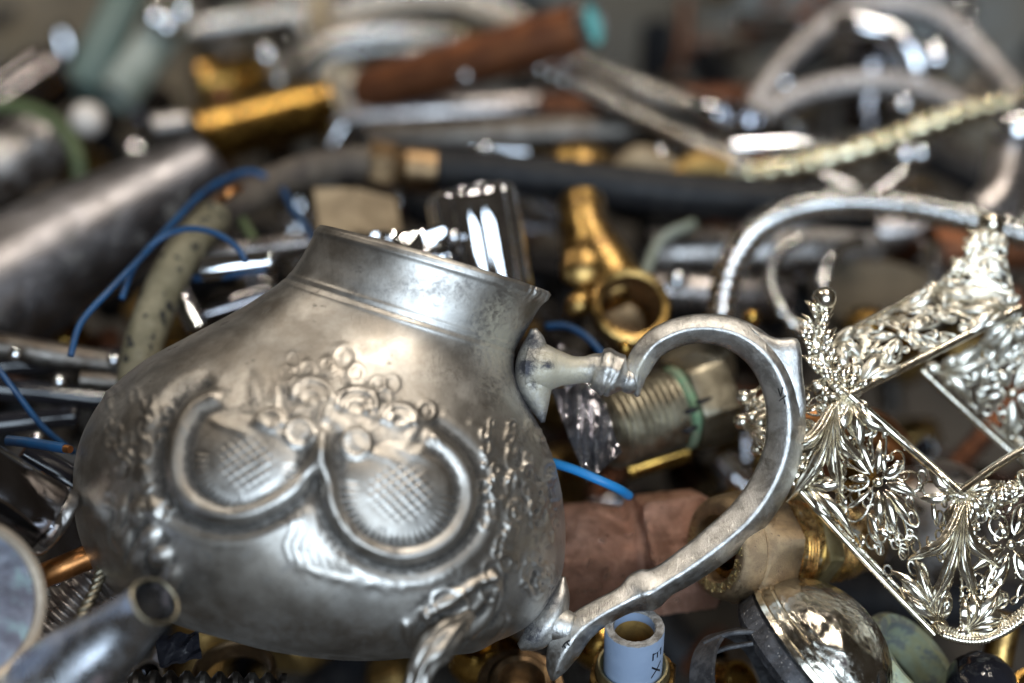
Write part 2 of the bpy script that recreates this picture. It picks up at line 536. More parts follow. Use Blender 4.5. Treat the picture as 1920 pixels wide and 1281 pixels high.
# the two big C scrolls
C1 = [(398, 742), (362, 762), (338, 800), (326, 850), (332, 905), (362, 945), (412, 966), (470, 964), (528, 938), (572, 898), (598, 850), (604, 820)]
C2 = [(606, 850), (612, 905), (628, 962), (664, 1010), (716, 1038), (766, 1044), (818, 1028), (858, 994), (880, 945), (878, 895), (852, 850), (812, 818)]
bump_line(C1, 15, 0.15); bump_line(C2, 15, 0.15)
def offs(pts, k, cx, cy):
    return [(cx + (a - cx) * k, cy + (b - cy) * k) for a, b in pts]
bump_line(offs(C1[:-2], 1.22, 470, 850), 19, -0.11)
bump_line(offs(C2[1:], 1.19, 750, 915), 19, -0.11)
bump_line(offs(C1[:-3], 1.42, 470, 850), 11, 0.035)
bump_line(offs(C2[3:], 1.37, 750, 915), 11, 0.035)
bump_line(offs(C1, 0.80, 460, 860), 9, -0.035)
bump_line(offs(C2, 0.80, 750, 925), 9, -0.035)
# cushions with a woven lattice
for (cx, cy, rx, ry, an) in ((462, 868, 98, 92, 0.12), (748, 926, 112, 100, 0.12)):
    c, s = math.cos(an), math.sin(an)
    U_ = (PX - cx) * c + (PY - cy) * s
    V_ = -(PX - cx) * s + (PY - cy) * c
    rad = np.sqrt((U_ / rx) ** 2 + (V_ / ry) ** 2)
    msk = np.clip((1.0 - rad) * 6, 0, 1)
    H = H + 0.10 * np.clip(1 - rad ** 2, 0, 1) ** 0.7
    lat = np.sin(U_ * 2 * math.pi / 24) * np.sin(V_ * 2 * math.pi / 19)
    H = H + 0.015 * lat * msk * np.clip((0.62 - rad) * 5, 0, 1)
    ang = np.arctan2(V_, U_)
    H = H + 0.016 * np.sin(ang * 46) * np.clip((rad - 0.66) * 9, 0, 1) * np.clip((1.02 - rad) * 9, 0, 1) * (V_ > -10)
    for k in range(4):
        blob(cx - rx * .5 + k * 34, cy - ry * .78 + (k % 2) * 12, 22, 9, 0.05, 0.5)
# flower bunch between the scrolls
for (x, y) in ((562, 812), (668, 832)):
    H = H + 0.06 * np.clip(1 - (np.hypot(PX - x, PY - y) / 33) ** 4, 0, 1)
    ring_(x, y, 25, 5, 0.035)
    d = np.hypot(PX - x, PY - y)
    a = np.arctan2(PY - y, PX - x)
    H = H + 0.012 * np.sin(a * 14) * ((d > 8) & (d < 22))
for (x, y, r) in ((584, 742, 36), (668, 760, 36), (748, 786, 30), (508, 790, 22)):
    arc = [(x + r * math.cos(t), y + r * math.sin(t) * 0.8) for t in np.linspace(math.pi * 1.02, math.pi * 2.05, 9)]
    bump_line(arc, 9, 0.085)
    bump_line([(x + (a - x) * .55, y + 6 + (b - y) * .55) for a, b in arc], 8, 0.06)
    blob(x, y + 12, 14, 10, 0.06)
for (x, y, r, w) in ((549, 676, 13, 5), (576, 692, 13, 5), (612, 684, 12, 5), (646, 672, 22, 7), (668, 700, 14, 6), (536, 704, 14, 6),
                     (708, 722, 13, 5), (734, 720, 13, 5), (718, 744, 14, 5), (556, 722, 12, 5), (696, 766, 12, 5), (800, 772, 16, 5)):
    ring_(x, y, r, w, 0.026, 1.1)
    blob(x, y, r * .5, r * .5, 0.016)
for (x, y, an) in ((474, 730, 1.35), (514, 742, 1.5), (632, 716, 1.1), (776, 812, 2.2), (792, 842, 2.5), (640, 800, 0.8), (612, 770, 1.9), (604, 862, 1.5)):
    blob(x, y, 34, 10, 0.06, an)
    c, s = math.cos(an), math.sin(an)
    u = (PX - x) * c + (PY - y) * s
    v = -(PX - x) * s + (PY - y) * c
    H = H + 0.014 * np.sin(u * 2 * math.pi / 8) * np.exp(-(u / 30) ** 2 - (v / 10) ** 2)
for k in range(10):
    blob(520 + rng.uniform(0, 260), 700 + rng.uniform(0, 140), rng.uniform(6, 15), rng.uniform(5, 10), rng.uniform(0.02, 0.05), rng.uniform(0, 3))
# hanging fringe between and under the scrolls
for k in range(8):
    x = 540 + k * 16
    bump_line([(x, 955 + 3 * k), (x + 7, 990 + 3 * k), (x - 5, 1020 + 3 * k), (x + 4, 1050 + 3 * k)], 4.0, 0.02)
for k in range(26):
    t = k / 25
    x = 560 + 330 * t
    y = 1062 + 42 * math.sin(t * 2.4) - 52 * max(0, t - .55)
    blob(x, y, rng.uniform(9, 18), rng.uniform(6, 11), rng.uniform(0.02, 0.04), rng.uniform(0, 3))
# floral side panels
for k in range(72):
    x, y = rng.uniform(905, 1046), rng.uniform(790, 1110)
    r = rng.uniform(7, 20)
    if k % 3 == 0:
        ring_(x, y, r, 4, 0.042, 1.5)
        blob(x, y, 5, 8, 0.02)
    else:
        t0 = rng.uniform(0, 6.28)
        bump_line([(x + r * math.cos(t0 + t) * .7 * (1 - t / 7), y + r * math.sin(t0 + t) * 1.3 * (1 - t / 7)) for t in np.linspace(0, 4.2, 6)], 4.0, 0.042)
bump_line([(886, 795), (930, 830), (960, 880), (968, 940), (955, 1000)], 9, 0.03)
ring_(968, 938, 26, 6, 0.04, 1.9)
for k in range(44):
    x, y = rng.uniform(196, 318), rng.uniform(745, 960)
    r = rng.uniform(7, 18)
    t0 = rng.uniform(0, 6.28)
    bump_line([(x + r * math.cos(t0 + t) * .7, y + r * math.sin(t0 + t) * 1.3) for t in np.linspace(0, 3.6, 5)], 5, 0.026)
blob(242, 790, 16, 30, 0.035, 0.3)
for k in range(40):
    x, y = rng.uniform(330, 900), rng.uniform(700, 1100)
    blob(x, y, rng.uniform(10, 22), rng.uniform(4, 8), 0.012, rng.uniform(0, 3))
# foot mounts chased into the belly
for (x, y, rx, ry, h, an) in ((262, 965, 16, 25, .15, .15), (284, 1005, 17, 22, .15, .4), (302, 1042, 19, 20, .15, .6), (240, 1010, 13, 28, .12, .2),
                              (232, 960, 12, 24, .10, .1), (262, 1040, 15, 28, .12, .3), (222, 1000, 9, 22, .09, 0), (290, 958, 10, 18, .06, 0), (318, 1085, 18, 26, .12, .5)):
    blob(x, y, rx, ry, h * 1.5, an, 3.0)
bump_line([(796, 1146), (840, 1122), (888, 1092), (922, 1078)], 9, 0.17)
bump_line([(922, 1080), (930, 1110), (915, 1150), (880, 1185)], 10, 0.13)
bump_line([(796, 1150), (812, 1165), (850, 1160), (890, 1138), (906, 1112)], 9, 0.12)
blob(842, 1128, 26, 13, 0.14, -0.5); blob(884, 1112, 16, 20, 0.14, -0.2); blob(876, 1176, 30, 13, 0.16, -0.65)
blob(800, 1190, 18, 30, 0.12, 0.3); blob(842, 1205, 34, 12, 0.12, -0.5); blob(775, 1165, 14, 26, 0.10, 0.6); blob(895, 1200, 34, 10, 0.09, -0.7)
bump_line([(760, 1170), (770, 1205), (800, 1225), (850, 1232), (910, 1205), (945, 1160)], 8, 0.09)
ring_(842, 1128, 34, 6, 0.05, .7)
for k in range(16):
    blob(rng.uniform(765, 935), rng.uniform(1090, 1225), rng.uniform(7, 16), rng.uniform(5, 9), rng.uniform(-.05, .08), rng.uniform(0, 3))
# hammered unevenness, the neck mouldings
tt = np.linspace(0, 1, H.shape[0])[:, None]
H *= 0.82 * front * np.clip((tt - 0.17) * 14, 0, 1)
for t0, w, h in ((0.140, 0.0045, 0.011), (0.152, 0.004, -0.012), (0.164, 0.0045, 0.011), (0.010, 0.007, 0.025)):
    H = H + h * np.exp(-((tt - t0) / w) ** 2)
low = np.zeros(H.shape)
for k in range(12):
    x, y, r = rng.uniform(150, 1060), rng.uniform(430, 1260), rng.uniform(70, 190)
    low += rng.uniform(-.014, .014) * np.exp(-((PX - x) ** 2 + (PY - y) ** 2) / r ** 2)
H = H + low
VV = V + NN * (0.01 * H)[..., None]
AX = unit(Cc[0] - Cc[60])
ragged = np.clip((PX[:16] - 975) / 40, 0, 1) * np.clip(1 - np.arange(16)[:, None] / 15, 0, 1)
rk = np.arange(0, PX.shape[1] + 5, 5)
rj = np.interp(np.arange(PX.shape[1]), rk, rng.normal(size=len(rk)))
VV[:16] += AX * (ragged * (0.00045 * rj[None, :] + 0.0004))[..., None] + NN[:16] * (ragged * 0.0006 * np.roll(rj, 7)[None, :])[..., None]
ox = np.exp(-((PX - 935) / 60) ** 2 - ((PY - 640) / 110) ** 2) * 0.75
ox = np.maximum(ox, 0.62 * np.exp(-((PX - 1000) / 35) ** 2 - ((PY - 770) / 80) ** 2)) * (PY > 470)
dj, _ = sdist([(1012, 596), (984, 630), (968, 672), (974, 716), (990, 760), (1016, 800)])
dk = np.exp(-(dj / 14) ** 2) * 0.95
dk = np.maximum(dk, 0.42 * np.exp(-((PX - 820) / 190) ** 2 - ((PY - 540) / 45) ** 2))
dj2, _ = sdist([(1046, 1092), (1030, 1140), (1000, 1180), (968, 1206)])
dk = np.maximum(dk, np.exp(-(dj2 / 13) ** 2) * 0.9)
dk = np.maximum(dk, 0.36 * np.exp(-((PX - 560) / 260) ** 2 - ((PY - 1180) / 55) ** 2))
def soften(A, k):
    for ax_ in (0, 1):
        B = A.copy()
        for j in range(1, k + 1):
            B += np.roll(A, j, ax_) + np.roll(A, -j, ax_)
        A = B / (2 * k + 1)
    return A
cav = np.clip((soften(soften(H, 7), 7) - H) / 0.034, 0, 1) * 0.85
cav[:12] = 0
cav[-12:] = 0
tn = np.maximum(.34 * np.exp(-((PX - 330) / 230) ** 2 - ((PY - 720) / 110) ** 2), .36 * np.exp(-((PX - 190) / 90) ** 2 - ((PY - 900) / 170) ** 2))
tn = np.maximum(tn, .38 * np.exp(-((PX - 860) / 120) ** 2 - ((PY - 700) / 60) ** 2))
tn = np.maximum(tn, .30 * np.exp(-((PX - 430) / 230) ** 2 - ((PY - 1130) / 70) ** 2))
nA, nP = VV.shape[:2]
# inner wall behind the rim, closed floor under the base
inner = []
for k, (f, tin) in enumerate(((0.990, -0.0012), (0.965, 0.0), (0.95, 0.010), (0.93, 0.03), (0.95, 0.06), (0.90, 0.09), (0.5, 0.10), (0.001, 0.10))):
    i = min(int(max(tin, 0) / 0.115 * 120), nA - 1)
    extra = (Cc[0] - Cc[60]) / np.linalg.norm(Cc[0] - Cc[60]) * (0.0012 if k == 0 else 0)
    inner.append(Cc[i] + (V[i] - Cc[i]) * f + extra)
inner = np.array(inner)[::-1]
botm = np.array([Cc[-1] + (V[-1] - Cc[-1]) * f + (Cc[-1] - Cc[-30]) / np.linalg.norm(Cc[-1] - Cc[-30]) * z for f, z in ((0.97, 0.001), (0.9, 0.0015), (0.8, 0.0), (0.001, 0.0))])
allV = np.concatenate([inner, VV, botm], 0)
za, zb = np.zeros((len(inner), nP)), np.zeros((len(botm), nP))
build("body", [(allV.reshape(-1, 3), grid_quads(len(allV), nP))], M['pot'], pot, sharp=0,
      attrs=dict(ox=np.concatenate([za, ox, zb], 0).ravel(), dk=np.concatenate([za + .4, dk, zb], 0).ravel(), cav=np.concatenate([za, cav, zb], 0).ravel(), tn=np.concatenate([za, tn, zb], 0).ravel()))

def psweep(rows, step, seg=24, p=2.0, flat=1.0, relief=None, nrm=None, dd=None):
    """rows (x, y, depth, r in pixels)"""
    pts = np.array([[*P(x, y, d), px(r, d)] for x, y, d, r in rows])
    q, s = resample(pts, step)
    r = np.maximum(q[:, 3], 1e-5)
    return tube(q[:, :3], r, r * flat, seg, -FW if nrm is None else nrm, p, relief, s)

def stains(pieces, oxf, dkf):
    V = np.vstack([v for v, _ in pieces])
    r = V - CAM
    d = r @ FW
    x, y = 960 + FPX * (r @ RX) / d, 640.5 - FPX * (r @ UP) / d
    return dict(ox=oxf(x, y), dk=dkf(x, y))

g = lambda x, y, a, b, w: np.exp(-(((x - a) ** 2 + (y - b) ** 2) / w ** 2))
HD = 36.9
pc = [psweep([(1196, 744, HD, 3), (1192, 722, HD, 15), (1195, 692, HD, 24), (1222, 650, HD, 26), (1268, 624, HD, 27), (1322, 616, HD, 28), (1380, 628, HD, 31),
              (1430, 664, HD, 34), (1462, 718, HD, 36), (1474, 784, HD, 37), (1467, 850, HD, 37), (1441, 914, HD, 38), (1401, 970, HD - .1, 38),
              (1350, 1016, HD - .2, 37), (1290, 1061, HD - .3, 34), (1244, 1090, HD - .4, 31), (1218, 1104, HD - .4, 40), (1196, 1112, HD - .4, 38),
              (1170, 1126, HD - .5, 27), (1125, 1150, HD - .6, 27), (1086, 1178, HD - .7, 30), (1058, 1216, HD - .7, 31), (1043, 1252, HD - .7, 20), (1036, 1276, HD - .7, 4)],
             0.0007, 44, 1.22, 0.92)]
build("handle", pc, M['handle'], pot, sharp=0,
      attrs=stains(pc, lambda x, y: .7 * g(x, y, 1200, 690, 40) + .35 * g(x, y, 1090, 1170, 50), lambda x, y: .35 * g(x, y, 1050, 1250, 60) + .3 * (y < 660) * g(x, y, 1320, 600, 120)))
pc = [psweep([(996, 690, HD + .1, 52), (1022, 691, HD, 46), (1046, 692, HD, 35), (1072, 694, HD, 27), (1098, 693, HD, 25), (1112, 692, HD, 29), (1122, 695, HD, 38),
              (1134, 697, HD, 45), (1145, 700, HD, 41), (1155, 705, HD, 43), (1164, 709, HD, 31), (1172, 712, HD, 22), (1180, 714, HD, 25), (1190, 712, HD, 22)],
             0.0004, 48, 1.8, 0.9, relief=lambda s, t: 0.00022 * np.sin(t * 8) * np.exp(-((s - .0198) / .003) ** 2)),
      psweep([(1000, 616, HD, 6), (1003, 640, HD, 20), (1000, 680, HD, 33), (1003, 722, HD, 34), (1011, 760, HD, 19), (1018, 792, HD, 4)], 0.0006, 30, 2, 0.9)]
build("handle_socket", pc, M['handle'], pot, sharp=0,
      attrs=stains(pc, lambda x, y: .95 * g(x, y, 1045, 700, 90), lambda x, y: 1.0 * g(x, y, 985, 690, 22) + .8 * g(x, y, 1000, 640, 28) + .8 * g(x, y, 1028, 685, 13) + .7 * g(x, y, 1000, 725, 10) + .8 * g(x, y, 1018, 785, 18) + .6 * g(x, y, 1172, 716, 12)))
pc = [psweep([(1056, 1082, HD - .3, 5), (1050, 1120, HD - .5, 19), (1032, 1160, HD - .6, 30), (1004, 1194, HD - .6, 27), (974, 1214, HD - .6, 8)], 0.0006, 30, 1.6, 1.0),
      psweep([(1020, 1160, HD - .5, 34), (1050, 1172, HD - .6, 33), (1076, 1180, HD - .7, 28)], 0.0008, 30, 2, 0.9)]
build("handle_socket", pc, M['handle'], pot, sharp=0,
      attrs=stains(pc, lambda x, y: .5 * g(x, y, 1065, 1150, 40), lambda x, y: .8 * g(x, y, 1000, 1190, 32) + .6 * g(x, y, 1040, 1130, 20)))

def prism(poly, d, thick, bev=0.25):
    """rounded plate facing the camera side from a picture outline"""
    c = np.array([P(x, y, d) for x, y in poly])
    ctr = c.mean(0)
    q, _ = resample(np.vstack([c, c[:1]]), n=len(poly) * 6 + 1)
    q = q[:-1]
    rows = []
    for k, z in ((0.001, 1), (.55, .95), (.85, .75), (.96, .4), (1.0, 0), (.96, -.4), (.85, -.75), (.001, -1)):
        rows.append(ctr + (q - ctr) * k - FW * thick * z)
    return np.vstack(rows), grid_quads(len(rows), len(q))
pc = [prism([(1398, 606), (1452, 633), (1496, 637), (1505, 700), (1511, 775), (1492, 800), (1478, 740), (1448, 672)], HD - .05, 0.0024)]
build("thumb_rest", pc, M['handle'], pot, sharp=0, attrs=stains(pc, lambda x, y: 0 * x, lambda x, y: 0 * x))
pc = [psweep([(884, 1150, 33.4, 8), (852, 1184, 33.0, 28), (818, 1214, 32.7, 33), (794, 1244, 32.5, 26), (783, 1278, 32.4, 22), (772, 1322, 32.4, 30), (762, 1362, 32.6, 10)], 0.0005, 40, 1.35, .9, relief=lambda s, t: .00035 * np.sin(t * 5 + s * 300) + .0002 * np.sin(t * 9 - s * 700))]
build("foot", pc, M['pot'], pot, sharp=0, attrs=stains(pc, lambda x, y: .2 + 0 * x, lambda x, y: .25 + 0 * x))
# scratched marks on the handle
mk = []
for seg_ in ([(1459, 728), (1464, 744)], [(1464, 744), (1468, 726)], [(1461, 752), (1474, 742)], [(1470, 748), (1472, 758)]):
    mk.append(psweep([(a, b, HD - .55, 1.3) for a, b in seg_], 0.0004, 6))
build("engraved_mark", mk, M['darkink'], pot)
mk = []
for seg_ in ([(1054, 1214), (1060, 1206), (1068, 1201)], [(1057, 1210), (1061, 1216)], [(1063, 1205), (1068, 1211)]):
    mk.append(psweep([(a, b, HD - 1.19, 1.6) for a, b in seg_], 0.0004, 6))
build("engraved_mark", mk, M['darkink'], pot)

# ------------------------------------------------------------------ silver filigree basket
bask = thing("filigree_basket", "shiny silver filigree basket with a square wire frame and ball finials", "basket", P(1740, 1200, 38))
def rod(rows, r_px, parent=bask, name="frame_rod", m='nickel'):
    return build(name, [psweep([(*a, r_px) for a in rows], 0.001, 14)], M[m], parent)
A_, B_ = (1592, 741, 37.2), (1800, 922, 36.4)
rod([A_, (1752, 660, 38.4), (1912, 578, 39.4)], 8.5)
rod([A_, (1692, 828, 37.1), B_], 8.5)
rod([B_, (1880, 866, 37.2), (1985, 806, 38.0)], 8.5)
rod([(1480, 898, 37.2), (1600, 1030, 36.9), (1752, 1190, 36.5)], 6.5)
rod([(1552, 640, 38.3), (1650, 590, 39.2), (1738, 543, 40.0), (1756, 531, 40.1)], 6.5)
rod([(1742, 530, 40.2), (1800, 575, 40.3), (1925, 690, 40.6)], 6)
rod([(1728, 694, 40.2), (1820, 780, 40.4), (1960, 905, 40.6)], 7)
rod([(1548, 700, 37.7), A_], 6)

def patch(c, bulge=0.0):
    c = [P(*k) for k in c]
    n = unit(np.cross(c[1] - c[0], c[3] - c[0]))
    if n @ FW > 0:
        n = -n
    def f(u, v, h=0.0):
        return (c[0] * (1 - u) * (1 - v) + c[1] * u * (1 - v) + c[2] * u * v + c[3] * (1 - u) * v) + n * (h + bulge * 16 * u * (1 - u) * v * (1 - v))
    return f, n, np.linalg.norm(c[1] - c[0]), np.linalg.norm(c[3] - c[0])

def filigree(name, corners, seed, bulge=0.002, dense=1.0, m='nickel', thick=1.0, petals=10):
    """one pierced panel: flower, corner palmettes, scrollwork, beaded edging"""
    r = np.random.default_rng(seed)
    f, n, su, sv = patch(corners, bulge)
    S = (su + sv) / 2
    W = lambda uv, h: np.array([f(min(max(u, .015), .985), min(max(v, .02), 1.0), hh) for (u, v), hh in zip(uv, np.broadcast_to(h, (len(uv),)))])
    wire = 0.00031 * thick
    def stroke(uv, w=wire, h=0.0, seg=7, flat=1.0, n_=None, p=2.0, taper=False):
        q, s = resample(W(uv, h), n=n_ or max(6, len(uv) * 3))
        a = np.full(len(q), w)
        if taper:
            a = w * np.clip(np.sin(np.linspace(0.10, math.pi - 0.04, len(q))), 0.05, 1) ** 0.8
        return tube(q, a, a * flat, seg, n, p)
    def leaf(u, v, ang, L, wd, curl=0.3, h=0.0006):
        """a pointed leaf with a raised midrib"""
        pts = []
        for t in np.linspace(0, 1, 5):
            a = ang + curl * (t - 0.2)
            pts.append((u + L * t * math.cos(a) / su * S, v + L * t * math.sin(a) / sv * S))
        return stroke(pts, wd * S, np.array([h * (0.6 + 1.6 * math.sin(t * 3.0)) for t in np.linspace(0, 1, 5)]), 8, 0.42, 10, 1.25, True)
    def petal(u, v, ang, L, wd, h=0.0004):
        pts = []
        for t in np.linspace(0, 2 * math.pi, 14):
            x, y = L * (0.55 - 0.45 * math.cos(t)), wd * math.sin(t) * (1.0 - 0.25 * math.cos(t))
            c, s = math.cos(ang), math.sin(ang)
            pts.append((u + (x * c - y * s) / su * S, v + (x * s + y * c) / sv * S))
        return stroke(pts, wire * 1.15, h, 7, 1.3, 24)
    def bead(u, v, R, h=0.0003):
        q = f(u, v, h)
        return lathe(q, n, [(R * math.sin(a), R * math.cos(a)) for a in np.linspace(-0.6, 1.5, 5)], 8)
    def ring(u, v, R, w=wire):
        return stroke([(u + R * math.cos(t) / su * S, v + R * math.sin(t) / sv * S) for t in np.linspace(0, 2 * math.pi, 9)], w, 0.0003, 7, 1.2, 18)
    def spiral(u, v, R, t0, turns, w=wire, sgn=1):
        return stroke([(u + R * (1 - .75 * t / turns) * math.cos(t0 + sgn * t) / su * S, v + R * (1 - .75 * t / turns) * math.sin(t0 + sgn * t) / sv * S)
                       for t in np.linspace(0, turns, 12)], w * 1.1, 0.0003, 7, 1.2, 22)
    root = build(name, [stroke([(0, .5), (0, 1)], wire * 1.4), stroke([(1, 0), (1, 1)], wire * 1.4), stroke([(0, 1), (1, 1)], wire * 1.6)], M[m], bask)
    # flower
    fl = []
    fu, fv = 0.44 + r.uniform(-.03, .03), 0.46 + r.uniform(-.03, .03)
    k = petals
    for i in range(k):
        a = 2 * math.pi * i / k + r.uniform(-.08, .08)
        L = r.uniform(0.25, 0.36)
        fl.append(petal(fu + .05 * math.cos(a), fv + .05 * math.sin(a), a, L, r.uniform(.055, .08)))
        fl.append(leaf(fu + .06 * math.cos(a), fv + .06 * math.sin(a), a + r.uniform(-.1, .1), L * r.uniform(.6, .95), r.uniform(.022, .042), r.uniform(-.3, .3), .0006))
        for j in range(5):
            x = .10 + j * .038
            fl.append(bead(fu + x * math.cos(a + .30), fv + x * math.sin(a + .30), 0.00034))
        if i % 2 == 0:
            fl.append(spiral(fu + .27 * math.cos(a), fv + .27 * math.sin(a), 0.045, a, 7))
    fl.append(lathe(f(fu, fv, .0004), n, [(0, .0014), (.0006, .0012), (.0009, .0007), (.001, .0001)], 14))
    build("flower", fl, M[m], root, sharp=50)
    # corner palmettes
    for (cu, cv, a0) in ((1.0, 0.0, math.pi * .75), (0.0, 0.0, math.pi * .25), (0.98, 0.98, math.pi * 1.25), (0.02, 0.98, -math.pi * .25)):
        lf = []
        for i in range(5):
            a = a0 + (i - 2) * 0.36 + r.uniform(-.09, .09)
            L = r.uniform(.26, .46) * (1 - .08 * abs(i - 2))
            wd = r.uniform(.040, .068)
            cl = r.uniform(.3, 1.0) * (1 if i > 2 else -1 if i < 2 else r.uniform(-.4, .4))
            uu, vv = cu + .03 * math.cos(a), cv + .03 * math.sin(a)
            lf.append(leaf(uu, vv, a, L, wd, cl, .0012))
            lf.append(leaf(uu, vv, a + .02, L * .85, wd * .2, cl, .0022))
            e = a + cl * .8
            lf.append(spiral(cu + L * .95 * math.cos(e), cv + L * .95 * math.sin(e), r.uniform(.03, .05), r.uniform(0, 6), 6))
            if i in (0, 2, 4):
                lf.append(petal(uu + .1 * math.cos(a + .2), vv + .1 * math.sin(a + .2), a + .2, L * .6, .04, .0002))
        lf.append(lathe(f(cu, cv, .0002), n, [(0, .0022), (.0008, .0019), (.0014, .0009), (.0015, .0002)], 14))
        build("palmette", lf, M[m], root, sharp=50)
    # scrollwork filling
    sc_ = []
    for i in range(int(62 * dense)):
        u, v = r.uniform(.06, .94), r.uniform(.06, .96)
        if math.hypot(u - fu, v - fv) < 0.17:
            continue
        w = r.integers(0, 4)
        if w == 0:
            sc_.append(spiral(u, v, r.uniform(.035, .075), r.uniform(0, 6.3), 7, wire, r.choice([-1, 1])))
        elif w == 1:
            sc_.append(ring(u, v, r.uniform(.022, .045)))
        elif w == 2:
            a = r.uniform(0, 6.3)
            sc_.append(leaf(u, v, a, r.uniform(.10, .2), r.uniform(.016, .028), r.uniform(-.8, .8)))
        else:
            a = r.uniform(0, 6.3)
            sc_.append(petal(u, v, a, r.uniform(.10, .16), .034))
    build("scrollwork", sc_, M[m], root, sharp=50)
    bd = []
    for i in range(34):
        t = (i + .5) / 34
        for (u, v) in ((t, 1.0), (0.0, t), (1.0, t)):
            if r.random() < .9:
                bd.append(bead(u + r.uniform(-.006, .006), v + r.uniform(-.01, .0), 0.00042))
        bd.append(bead(t, .03 + .02 * math.sin(t * 40), .0003))
    build("beading", bd, M[m], root, sharp=0)
    return root

filigree("filigree_panel", [(1592, 741, 37.5), (1800, 922, 36.8), (1768, 1186, 36.7), (1486, 900, 37.4)], 3, dense=1.2)
filigree("filigree_panel", [(1800, 922, 36.8), (1975, 870, 37.4), (2000, 1110, 36.9), (1800, 1196, 36.4)], 5, dense=1.5, petals=6)
filigree("filigree_panel", [(1556, 646, 38.3), (1742, 548, 40.0), (1905, 584, 39.4), (1596, 738, 37.5)], 8, thick=1.35, dense=1.7, m='frosted', petals=5)
filigree("filigree_panel", [(1748, 690, 40.1), (1905, 590, 39.6), (1990, 720, 40.5), (1965, 900, 40.5)], 12, thick=1.35, dense=1.7, m='frosted', petals=5)
filigree("filigree_panel", [(1556, 706, 37.6), (1592, 745, 37.4), (1492, 896, 37.2), (1385, 790, 38.6)], 15, dense=1.1, petals=5)
filigree("filigree_panel", [(1395, 745, 38.6), (1440, 712, 38.7), (1480, 812, 38.4), (1420, 845, 38.4)], 17, dense=.6, bulge=.003)

filigree('filigree_panel', [(1842, 450, 40.6), (1876, 450, 40.6), (1908, 588, 39.8), (1744, 546, 40.2)], 23, thick=1.2, dense=1.0, m='frosted', petals=5)

def finial(cx, cy, d, R, rows, seed, w):
    """ball on a curled leaf crest"""
    r = np.random.default_rng(seed)
    c = P(cx, cy, d)
    rr = px(R, d)
    root = build("finial", [lathe(c - UP * rr, UP, [(rr * (1 - math.cos(a)), rr * math.sin(a)) for a in np.linspace(0.05, math.pi - 0.05, 16)], 24)], M['nickel'], bask, sharp=0)
    cr = []
    q, _ = resample(np.array([[x, y, dd] for x, y, dd in rows], float), n=16)
    for i, (x, y, dd) in enumerate(q):
        t = i / 15
        wid = w * (0.35 + 1.1 * t)
        for k in range(5):
            ox_ = r.uniform(-wid, wid)
            a = r.uniform(-.5, .5) + (0.5 if ox_ > 0 else -0.5)
            L = r.uniform(14, 28)
            cr.append(psweep([(x + ox_, y, dd + r.uniform(-.15, .15), 2), (x + ox_ + L * .5 * math.sin(a), y - L * .5, dd - .15, r.uniform(4, 8)),
                              (x + ox_ + L * math.sin(a * 1.6), y - L, dd, 1.5)], 0.0006, 7, 1.5, .7))
    cr.append(psweep([(x, y, dd + .05, w * (.30 + .65 * i / 15)) for i, (x, y, dd) in enumerate(q)], 0.001, 10, 1.6, .35))
    build("crest", cr, M['nickel'], root, sharp=50)
finial(1546, 560, 37.6, 23, [(1536, 590, 37.6), (1530, 640, 37.5), (1548, 690, 37.5), (1585, 730, 37.4)], 2, 22)
finial(1857, 421, 40.6, 25, [(1852, 450, 40.5), (1840, 490, 40.4), (1828, 525, 40.3)], 4, 34)
finial(1922, 900, 36.9, 20, [(1905, 930, 36.9), (1860, 945, 36.8), (1815, 940, 36.7)], 6, 22)
# an acanthus leaf standing at each near corner and the scalloped toe
for (bx, by, bd, dirs) in ((1806, 940, 36.5, (-.75, -.3, .12, .5)), (1566, 752, 37.3, (-1.0, -.45, .05, .45))):
    cr = []
    for k, a in enumerate(dirs):
        L = (150, 210, 190, 140)[k]
        ex, ey = bx + L * math.sin(a), by + L * math.cos(a)
        mx, my = bx + L * .55 * math.sin(a * .5), by + L * .55 * math.cos(a * .5)
        cr.append(psweep([(bx, by, bd, 5), (mx - 6, my, bd - .35, 13), (mx + (ex - mx) * .6, my + (ey - my) * .6, bd - .3, 10), (ex, ey, bd + .05, 3)], .0006, 12, 1.3, .5))
        cr.append(psweep([(bx + 5, by, bd - .2, 2), (mx - 3, my, bd - .62, 3), (ex, ey, bd - .1, 1.5)], .0008, 8, 2, 1))
    build("corner_leaf", cr, M['nickel'], bask, sharp=50)
cr = []
for k in range(28):
    t = k / 27
    x, y = 1770 + 160 * t, 1192 + 18 * math.sin(t * 3.1) - 40 * t * t
    cr.append(psweep([(x - 10, y - 20, 36.4, 3), (x, y, 36.2, 8), (x + 8, y - 18, 36.4, 3)], .0006, 8, 2, .8))
build("toe_edging", cr, M['nickel'], bask, sharp=0)

# ------------------------------------------------------------------ fittings in the sharp zone
def axis_of(a, b):
    return unit(P(*b) - P(*a))

# brass compression fitting
p0 = P(1341, 1028, 37.6)
ax = unit(0.87 * RX - 0.02 * UP + 0.48 * FW)
fit = thing("compression_fitting", "brass compression fitting with lettered nut and fine threads behind the teapot handle", "pipe fitting", P(1480, 1130, 38.5))
u = px(1, 37.8)
build("nut", [lathe(p0, ax, [(40 * u, 58 * u), (4 * u, 60 * u), (0, 62 * u), (-1 * u, 64 * u), (-2 * u, 80 * u), (-1 * u, 86 * u), (3 * u, 92 * u), (12 * u, 97 * u), (26 * u, 100 * u), (40 * u, 102 * u), (44 * u, 99 * u), (48 * u, 104 * u),
                              (54 * u, 104 * u, 'h', 108 * u), (66 * u, 104 * u, 'h', 118 * u), (118 * u, 104 * u, 'h', 118 * u), (124 * u, 100 * u, 'h', 108 * u), (128 * u, 92 * u), (128 * u, 58 * u)], 72, UP, close_ends=False, turn=.30)], M['castbrass'], fit)
